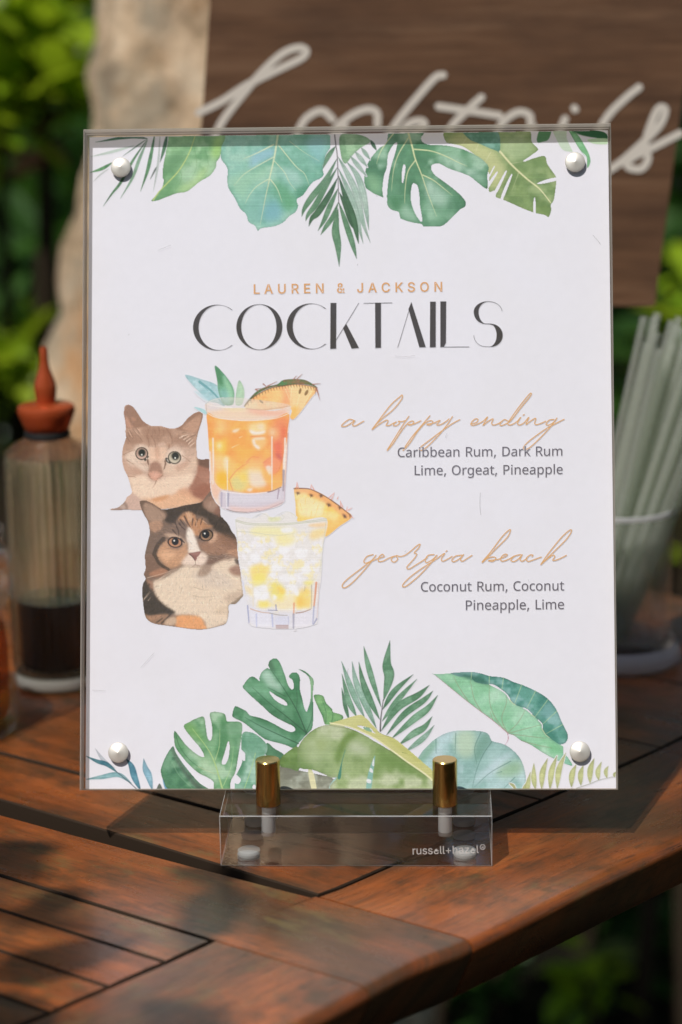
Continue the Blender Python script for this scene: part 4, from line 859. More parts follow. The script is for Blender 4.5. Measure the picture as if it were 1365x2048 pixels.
    for cx, cy, rx, ry, rot, ir, px, py, pr in ((478,738,90,64,.15,(176,126,94),480,730,42), (850,655,84,70,-.25,(132,104,78),842,645,46)):
        L.fill(ell('j',cx,cy,rx,ry,rot), (50,38,32)); L.fill(ell('j',cx,cy+2,rx-16,ry-12,rot), ir); L.fill(ell('j',cx-8,cy+22,rx-40,ry-40,rot), (206,156,122), .5, 1)
        L.fill(ell('j',px,py,pr,pr+2), (30,28,26)); L.fill(ell('j',px-12,py-10,11,11), (226,222,214))
    L.line('j 545,700 590,745', 4, 2, (50,40,34), .8); L.line('j 765,690 775,650', 3, 2, (50,40,34), .8)
    L.fill('j 640,872 700,860 780,848 765,890 735,920 k 740,95 718,130 692,95 655,60', (140,98,88)); L.patch('j 660,875 770,858 740,890', (166,124,112), .8, 1); L.line('j 650,880 690,915 k 715,125', 2, 1.4, (88,60,54), .7)
    for t in ('k 718,130 715,175 650,220', 'k 715,175 790,190'): L.line(t, 1.6, .8, (150,118,102), .8)
    for t in ('k 150,330 330,280 480,230', 'k 220,400 350,300 470,220', 'k 300,345 420,270 500,220', 'k 80,620 190,500', 'k 110,580 180,490', 'k 160,600 190,560'): L.line(t, 1.1, .6, (228,200,176), .8)
    for t in ('k 690,540 800,560 960,550', 'k 700,440 800,470 880,475', 'k 920,340 945,380', 'k 970,330 1020,340', 'k 560,450 540,520', 'k 250,440 290,430', 'k 1220,470 1280,490', 'k 590,740 585,770', 'k 730,750 745,790'): L.line(t, 1.3, .7, (180,158,134), .8)
    L.streaks(.016, sat=1)
    return out
def art_drinks():
    out = []
    PP = (222,218,220)
    L = Layer(364, 728, 648, 1040, seed=360); out.append(('printed_amber_drink', L))
    L.wash('l 50,112 190,150 330,200 410,290 435,350 402,395 340,370 270,352 200,290 110,200', (160,196,200), (138,184,188), (178,208,212), 18, edge=.2, a=.9)
    L.line('l 180,175 300,270 405,392', 5, 2, (84,146,150), .7); L.line('l 190,190 260,260', 2, 1, (110,160,168), .7)
    L.fill('l 130,408 190,415 238,440 238,472', (164,204,206), .9); L.fill('l 130,255 230,300 290,350 220,340', (176,206,212), .7, 1)
    L.wash('l 320,28 400,100 460,180 492,250 495,330 480,385 400,380 355,280 338,150', (96,154,116), (120,172,138), None, 14, edge=.4)
    L.patch('l 400,130 470,210 490,330 430,330 420,230', (160,204,166), .75, 3); L.patch('l 325,40 370,80 390,200 350,180', (74,128,84), .7, 2); L.patch('l 360,250 440,260 450,370 380,350', (150,196,196), .6, 4)
    L.wash('l 540,162 582,230 586,320 562,385 508,380 515,260', (178,208,172), (160,196,160), None, 14, edge=.25, a=.9)
    # pineapple wedge
    L.wash('l 588,402 640,340 720,280 830,230 960,205 1060,198 1250,230 1190,330 1052,505 1003,500 1000,420 720,440', (244,190,126), (242,170,106), (240,206,148), 22, edge=.25)
    L.patch('l 960,210 1200,225 1180,320 1060,480 1010,480 1000,330', (240,208,156), .85, 4); L.patch('l 1010,420 1080,400 1052,505 1003,500', (246,182,96), .8, 3); L.patch('l 920,220 990,230 1000,380 930,390', (240,160,120), .6, 4)
    L.patch('l 880,260 940,260 930,340 840,380', (248,206,140), .6, 5)
    L.wash('l 582,405 615,350 700,262 780,222 885,198 940,160 1040,150 1150,162 1255,228 1180,206 1060,197 940,213 830,227 720,278 640,345', (110,124,80), (150,116,84), (92,136,88), 10, edge=.5)
    for t in ('l 690,245 740,235', 'l 760,195 800,230', 'l 800,215 885,172', 'l 1035,155 1062,120', 'l 1060,160 1112,105', 'l 1210,200 1280,190', 'l 1240,235 1232,290', 'l 1245,240 1275,340', 'l 1250,250 1268,300', 'l 700,250 720,270', 'l 1090,160 1060,180'): L.line(t, 3, .8, (160,106,88), .85)
    for x in range(620, 1240, 26):
        y = np.interp(x, [590,640,720,830,960,1060,1250], [405,350,285,235,212,202,235]); L.line('l %d,%d %d,%d' % (x, y, x+6, y+26), 1.8, .6, (120,84,58), .7)
    for t in ('l 590,400 640,340 720,285 830,232 960,212', 'l 960,210 1060,198 1170,210 1250,232'): L.line(t, 1.6, 1.6, (110,78,56), .8)
    for e in (ell('l',1095,260,11,27,.25), ell('l',1153,275,13,28,.5), ell('l',742,356,24,9,.7)): L.fill(e, (134,104,66), .9)
    for t in ('l 1020,220 1010,330 1010,420', 'l 1090,300 1060,420', 'l 960,240 1000,340', 'l 1200,260 1110,420'): L.line(t, 1.2, .8, (248,226,180), .7)
    # tumbler
    W = 'l 238,372 250,480 m 100,60 130,500 150,980 200,1150 290,1255 400,1302 550,1330 750,1322 950,1280 1140,1195 1165,960 1190,600 1222,0 l 1005,398 860,440 600,415 400,412'
    m = L.fill(W, (232,206,188), .95)
    P = lambda t, c, a=.8, s=4: L.patch(t, c, a, s, m)
    L.fill('l 240,375 300,335 400,318 500,316 640,330 800,350 960,375 1005,395 980,460 850,510 600,530 400,512 250,465', (220,206,196), .5)
    P('l 270,440 420,420 620,430 760,460 700,510 500,520 340,500', (232,200,170), .8); P('l 600,420 860,430 990,440 900,490 720,480', (236,176,150), .8); P('l 400,400 560,380 620,420 480,440', (230,214,160), .6); P('l 240,390 330,380 400,410 290,440', (214,206,210), .7)
    liq = 'l 250,458 350,503 600,528 850,508 992,462 m 1200,200 1190,350 1135,600 1122,965 1010,1035 700,1072 400,1048 215,930 140,600 110,200'
    ml = L.wash(liq, (246,178,98), (240,160,88), (248,196,104), 40, edge=.15)
    Q = lambda t, c, a=.8, s=5: L.patch(t, c, a, s, ml)
    Q('m 1000,80 1210,40 1190,420 1130,620 1000,640 990,300', (232,140,104), .85, 8); Q('m 1100,180 1180,180 1170,330 1110,330', (226,112,84), .8, 5); Q('m 1010,380 1120,360 1120,600 1040,560', (224,110,88), .8, 6); Q('m 1040,530 1110,560 1120,640 1060,600', (190,92,96), .6, 3)
    Q('m 380,300 620,260 700,420 500,520 400,480', (246,164,88), .7, 8); Q('m 420,520 660,540 700,620 520,680 420,620', (246,158,94), .7, 8); Q('m 660,560 860,560 880,640 720,640', (236,136,96), .6, 6); Q('m 220,90 360,70 360,240 240,260', (250,202,138), .8, 8); Q('m 500,480 740,440 760,580 560,600', (250,184,92), .8, 8)
    Q('m 670,130 890,110 890,230 760,270 690,240', (248,214,160), .85, 4); Q('m 680,200 780,230 890,210 880,250 760,270 700,250', (236,226,222), .9, 2); Q('m 790,140 860,120 870,200 800,190', (240,214,184), .8, 3)
    Q('m 720,330 890,300 910,400 820,470 740,430', (248,196,130), .8, 4); Q('m 715,340 750,330 760,390 820,440 800,470 740,420', (238,226,220), .9, 2); Q('m 740,310 880,305 880,330 760,340', (240,222,206), .8, 2)
    Q('m 920,180 1080,190 1060,310 960,290', (238,180,126), .8, 6); Q('m 960,200 1020,200 1010,280 960,270', (232,204,170), .7, 4)
    Q('m 440,215 540,185 520,220 470,240', (242,226,208), .9, 2); Q('m 210,370 330,380 300,480 240,450', (248,206,120), .8, 4); Q('m 250,400 300,390 290,450 260,450', (236,226,206), .8, 3); Q('m 300,340 370,320 370,520 300,540', (250,196,84), .6, 5)
    Q('m 220,580 330,560 330,800 230,780', (242,196,150), .7, 6); Q('m 330,600 390,580 380,820 340,780', (238,222,196), .85, 3); Q('m 390,610 490,680 480,800 400,860', (242,190,120), .8, 5); Q('m 220,800 380,780 380,960 250,950', (248,180,60), .8, 6)
    Q('m 540,780 700,700 690,900 640,1010 500,1040 430,920', (226,206,134), .85, 5); Q('m 420,860 560,880 600,1000 480,1030 430,960', (214,202,138), .7, 4); Q('m 540,800 640,820 620,900 560,880', (246,206,100), .8, 4)
    Q('m 680,740 820,720 880,860 920,950 820,990 690,960', (230,214,196), .9, 4); Q('m 690,720 840,700 830,770 700,780', (244,206,140), .7, 4); Q('m 640,620 860,620 850,720 700,720 640,700', (246,186,120), .8, 4); Q('m 650,1010 720,1000 700,1040 650,1035', (236,224,218), .9, 2)
    Q('m 870,650 1000,570 1110,640 1090,740 1000,810 920,780', (240,150,112), .9, 3); Q('m 900,710 960,690 985,760 960,830 930,800', (236,220,206), .9, 2); Q('m 1000,860 1120,820 1115,970 1010,1030', (246,178,106), .8, 5); Q('m 830,720 980,840 970,960 890,860', (246,190,106), .8, 5)
    for t in ('m 870,650 1000,570 1110,640', 'm 1110,650 1080,750 1010,805', 'm 640,640 720,570 800,580', 'm 410,870 520,740 680,640', 'm 400,880 440,1000 460,1045', 'm 700,295 880,285'): L.line(t, 2, 1, (220,126,96), .6)
    # glass walls, fluting and foot
    P('m 130,480 210,600 215,930 300,1040 200,1150 150,980', (232,186,160), .85, 4)
    for t, w in (('m 180,320 185,640 180,940', 3.4), ('m 985,300 985,640 985,1020', 3), ('m 1165,320 1160,560 1150,760', 4), ('m 375,620 378,1040', 2.4), ('m 140,500 160,900', 2)): L.line(t, w, w*.7, (238,226,216), .8)
    P('m 295,1030 640,1072 920,1055 1115,980 1160,960 1150,1185 950,1282 700,1322 450,1312 290,1255', (206,196,206), .95, 2)
    P('m 400,1090 700,1085 1000,1070 1100,1040 1090,1160 800,1200 430,1210', (214,208,216), .8, 4); P('m 400,1250 640,1270 900,1250 1140,1170 950,1282 700,1322 480,1310', (224,188,178), .9, 3)
    for t, w, c in (('m 300,1050 295,1250', 4, (176,166,184)), ('m 388,1060 385,1240', 4.5, (156,152,172)), ('m 365,1060 370,1260', 3, (226,222,226)), ('m 1145,760 1140,1030', 5, (158,146,156)), ('m 920,1055 1000,1035 1110,985', 2, (110,90,96)), ('m 370,1290 480,1318 640,1328', 1.6, (120,100,104)), ('m 640,1328 900,1290 1145,1190', 1.4, (170,140,146)), ('m 1080,1020 1060,1140', 3, (160,140,156)), ('m 1165,960 1155,1180', 2, (190,170,180)), ('m 300,1045 640,1076 920,1055', 2.4, (236,226,224)), ('m 1205,250 1190,600 1165,960', 1.6, (190,150,146))): L.line(t, w, w*.7, c, .8)
    for t in ('l 238,372 300,338 400,318', 'l 240,375 330,400 480,412', 'l 250,462 350,505 600,530 850,512 992,465'): L.line(t, 1.3, 1.3, (240,232,226), .85)
    L.line('l 238,375 300,336 420,317 560,318', 1, .6, (120,150,150), .6); L.line('l 600,420 760,430 1005,396', 1, 1, (190,140,120), .6); L.line('l 238,372 248,480', 1.2, 1, (170,160,160), .7)
    for t in ('m 440,445 540,395', 'm 540,310 590,285'): L.line(t, 1.2, .6, (252,226,180), .9)
    L.streaks(.02, sat=1)
    L = Layer(466, 958, 718, 1268, seed=390); out.append(('printed_pale_drink', L))
    L.wash('n 678,140 760,138 855,150 980,205 1100,285 1200,360 1282,440 1150,540 998,648 1008,470 850,495 712,490 690,300', (246,206,118), (244,190,106), (240,214,150), 20, edge=.25)
    P = lambda t, c, a=.8, s=3: L.patch(t, c, a, s)
    P('n 720,230 860,240 980,300 960,430 800,450 720,400', (238,224,180), .8, 4); P('n 1010,480 1140,440 1250,450 1000,640', (246,186,100), .7, 5); P('n 1040,420 1150,400 1100,480', (240,218,150), .7, 4); P('n 720,450 1000,450 960,490 720,488', (244,206,120), .8, 4)
    P('n 676,140 860,150 1000,215 1150,320 1285,440 1220,450 1100,360 950,260 800,195 685,180', (236,166,116), .75, 3)
    for t in ('n 675,143 760,140 855,152 980,212 1060,260', 'n 1060,260 1150,325 1230,390 1282,440'): L.line(t, 2.4, 1.6, (120,80,66), .85)
    for cx, cy, rx, ry, ro in ((715,188,26,12,.1), (855,212,26,13,.4), (958,215,26,16,.5), (1040,312,30,17,.5), (1155,340,24,14,.6), (1205,430,34,16,.8), (1265,425,20,10,1)):
        L.fill(ell('n',cx,cy,rx,ry,ro), (150,104,76), .6, 1); L.fill(ell('n',cx+3,cy+3,rx*.55,ry*.5,ro), (78,66,58), .9, 1); L.line('n %d,%d %d,%d' % (cx, cy, cx-6, cy+28), 2, .7, (96,76,64), .7)
    for t in ('n 700,140 706,75', 'n 720,140 706,78', 'n 850,150 856,100', 'n 885,155 856,102', 'n 1040,240 1098,186', 'n 1070,255 1098,188', 'n 1130,250 1140,225', 'n 1165,330 1160,270', 'n 1185,335 1162,275', 'n 1240,370 1282,345', 'n 1270,430 1300,455', 'n 1225,380 1235,330'): L.line(t, 2.2, .8, (222,150,130), .85)
    for t in ('n 740,300 760,380', 'n 880,300 900,270', 'n 800,230 790,320', 'n 1000,360 970,440', 'n 930,320 900,420', 'n 860,380 850,450'): L.line(t, 2, 1, (246,206,130), .7)
    m = L.fill('n 62,470 120,440 260,455 380,395 430,440 520,430 620,385 710,440 712,490 1015,455 o 1208,30 1190,400 1160,620 1140,980 1085,1035 900,1080 700,1087 450,1075 258,1022 230,790 185,560 120,200 102,20 n 88,800 75,620', (224,219,216), 1)
    n1 = np.clip((fbm(L.H, L.W, 17, 401)-.5)/.16, 0, 1); n2 = np.clip((fbm(L.H, L.W, 12, 431)-.52)/.14, 0, 1)
    yy = np.arange(L.H)[:, None]+L.y0
    body = blur(L.mask(smooth_closed(PT('n 80,600 500,640 1000,600 o 1180,250 1060,520 1050,830 850,880 560,880 260,810 170,300'))), 5)
    L.tint(n1*m*body, (238,222,166), .7); L.tint(n2*m*body, (233,229,232), .75)
    P = lambda t, c, a=.8, s=4: L.patch(t, c, a, s, m)
    P('o 260,300 420,240 520,280 480,420 400,470 300,460', (242,210,120), .85, 4); P('o 310,400 440,380 480,470 380,540 300,520', (236,220,120), .7, 4); P('o 540,490 660,510 720,600 680,720 580,720 530,640', (232,214,110), .85, 4); P('o 620,540 720,580 700,640 630,620', (244,204,100), .7, 3)
    P('o 840,690 900,600 1040,560 1050,800 900,820 850,780', (246,206,110), .85, 5); P('o 870,690 960,680 960,780 880,780', (246,188,90), .6, 4); P('o 370,740 500,720 520,800 400,820', (240,218,110), .8, 4); P('o 200,540 280,560 300,640 220,640', (240,214,150), .7, 4); P('o 960,480 1080,460 1060,520 990,520', (236,220,110), .7, 3)
    P('n 210,600 300,540 650,560 680,620 500,640 300,640', (236,226,160), .7, 4); P('n 480,640 680,640 660,720 520,740', (238,222,150), .7, 5); P('n 850,600 1000,560 990,640 860,680', (240,206,130), .7, 4); P('n 830,520 1005,500 1000,540 870,545', (240,196,140), .7, 2); P('o 560,720 840,640 830,820 650,870 600,800', (242,218,160), .6, 5)
    P('n 410,440 530,445 520,480 420,490', (216,216,170), .8, 2); P('n 1010,470 1020,640 980,700', (238,206,150), .4, 3)
    for t in ('o 280,110 380,120 390,200 330,240 270,190', 'o 420,190 470,200 480,270 440,260', 'o 320,560 440,520 490,560 490,690 420,720 320,660', 'o 540,360 600,370 580,430 530,420', 'o 620,410 800,380 860,450 700,470', 'o 930,300 1050,290 1040,370 960,380', 'o 890,400 990,440 950,470 890,440', 'o 1060,190 1160,200 1150,240 1060,230', 'o 840,580 900,600 890,660 850,650', 'o 760,520 860,510 880,600 800,600', 'n 540,560 650,550 660,600 560,610', 'o 200,20 270,60 250,110 190,80', 'o 560,260 680,270 660,330 570,340', 'o 560,640 620,680 570,720', 'o 640,20 760,40 740,120 650,110', 'o 860,60 1000,60 990,160 880,170'):
        P(t, (235,232,234), .85, 2)
    r = np.random.RandomState(5)
    for q in range(46):
        x, y = 150+r.rand()*1000, 30+r.rand()*640; a = r.rand()*3.1; ll = 30+40*r.rand()
        L.line('o %.0f,%.0f %.0f,%.0f %.0f,%.0f' % (x, y, x+ll*np.cos(a), y+ll*np.sin(a), x+ll*np.cos(a+.8), y+ll*1.6*np.sin(a+.8)), 1, .6, (202,200,188), .55, True)
    P('o 185,560 260,640 300,800 1050,840 1150,700 1140,980 1000,1060 700,1088 400,1070 250,1010 220,790', (212,210,224), .55, 3); P('o 270,850 520,890 500,1060 300,1010', (222,220,230), .8, 3); P('o 600,930 760,930 750,1040 600,1040', (210,210,226), .8, 3); P('o 860,900 1060,860 1060,1040 880,1070', (224,220,228), .7, 4)
    for t, w, c in (('o 232,790 250,1010', 3, (150,152,186)), ('o 345,900 350,1060', 3.5, (188,190,216)), ('o 550,900 560,1060', 4, (180,184,212)), ('o 600,780 605,850', 3, (150,150,180)), ('o 500,845 620,850', 1.6, (110,110,140)), ('o 270,830 400,870 520,885', 2.2, (196,160,140)), ('o 520,885 640,910 750,915', 1.6, (150,140,130)), ('o 860,885 960,870 1050,835', 2, (150,108,86)), ('o 835,760 832,900', 4, (222,160,124)), ('o 830,900 828,1080', 4.2, (160,156,172)), ('o 1125,490 1112,640 1095,800', 4.2, (214,140,108)), ('o 1095,800 1080,1030', 3.2, (168,170,196)), ('o 1065,520 1060,830', 1.4, (170,160,140)), ('o 1160,500 1145,800 1130,980', 1.6, (206,180,176)), ('o 1130,960 1090,1030', 3, (150,152,180)), ('o 760,930 765,1040', 1.4, (176,176,204)), ('o 170,470 200,620', 3, (206,208,226)), ('o 300,500 305,800', 1.4, (222,206,170)), ('o 850,1095 858,1110 840,1115', 1, (190,180,176))): L.line(t, w, w*.7, c, .8)
    L.fill('o 600,1040 765,1040 762,1088 598,1088', (192,172,172), .9, 0, 0); L.line('o 600,1043 760,1043', 1.2, 1.2, (150,128,130), .7)
    for t in ('n 62,470 200,505 450,512 700,500 1015,458', 'n 65,485 200,520 450,525 700,512 1012,475'): L.line(t, 1.2, 1.2, (176,180,150), .75)
    for t in ('n 62,470 75,620 95,800', 'n 1015,458 1000,600 o 1208,30 1185,400', 'n 80,590 210,600 480,632 680,615', 'n 240,450 330,405 400,430', 'n 430,470 540,400 620,388 700,440', 'n 540,415 570,440 540,480', 'o 1190,180 1170,340'): L.line(t, 1.1, .9, (196,196,180), .75)
    L.streaks(.015, sat=1)
    return out
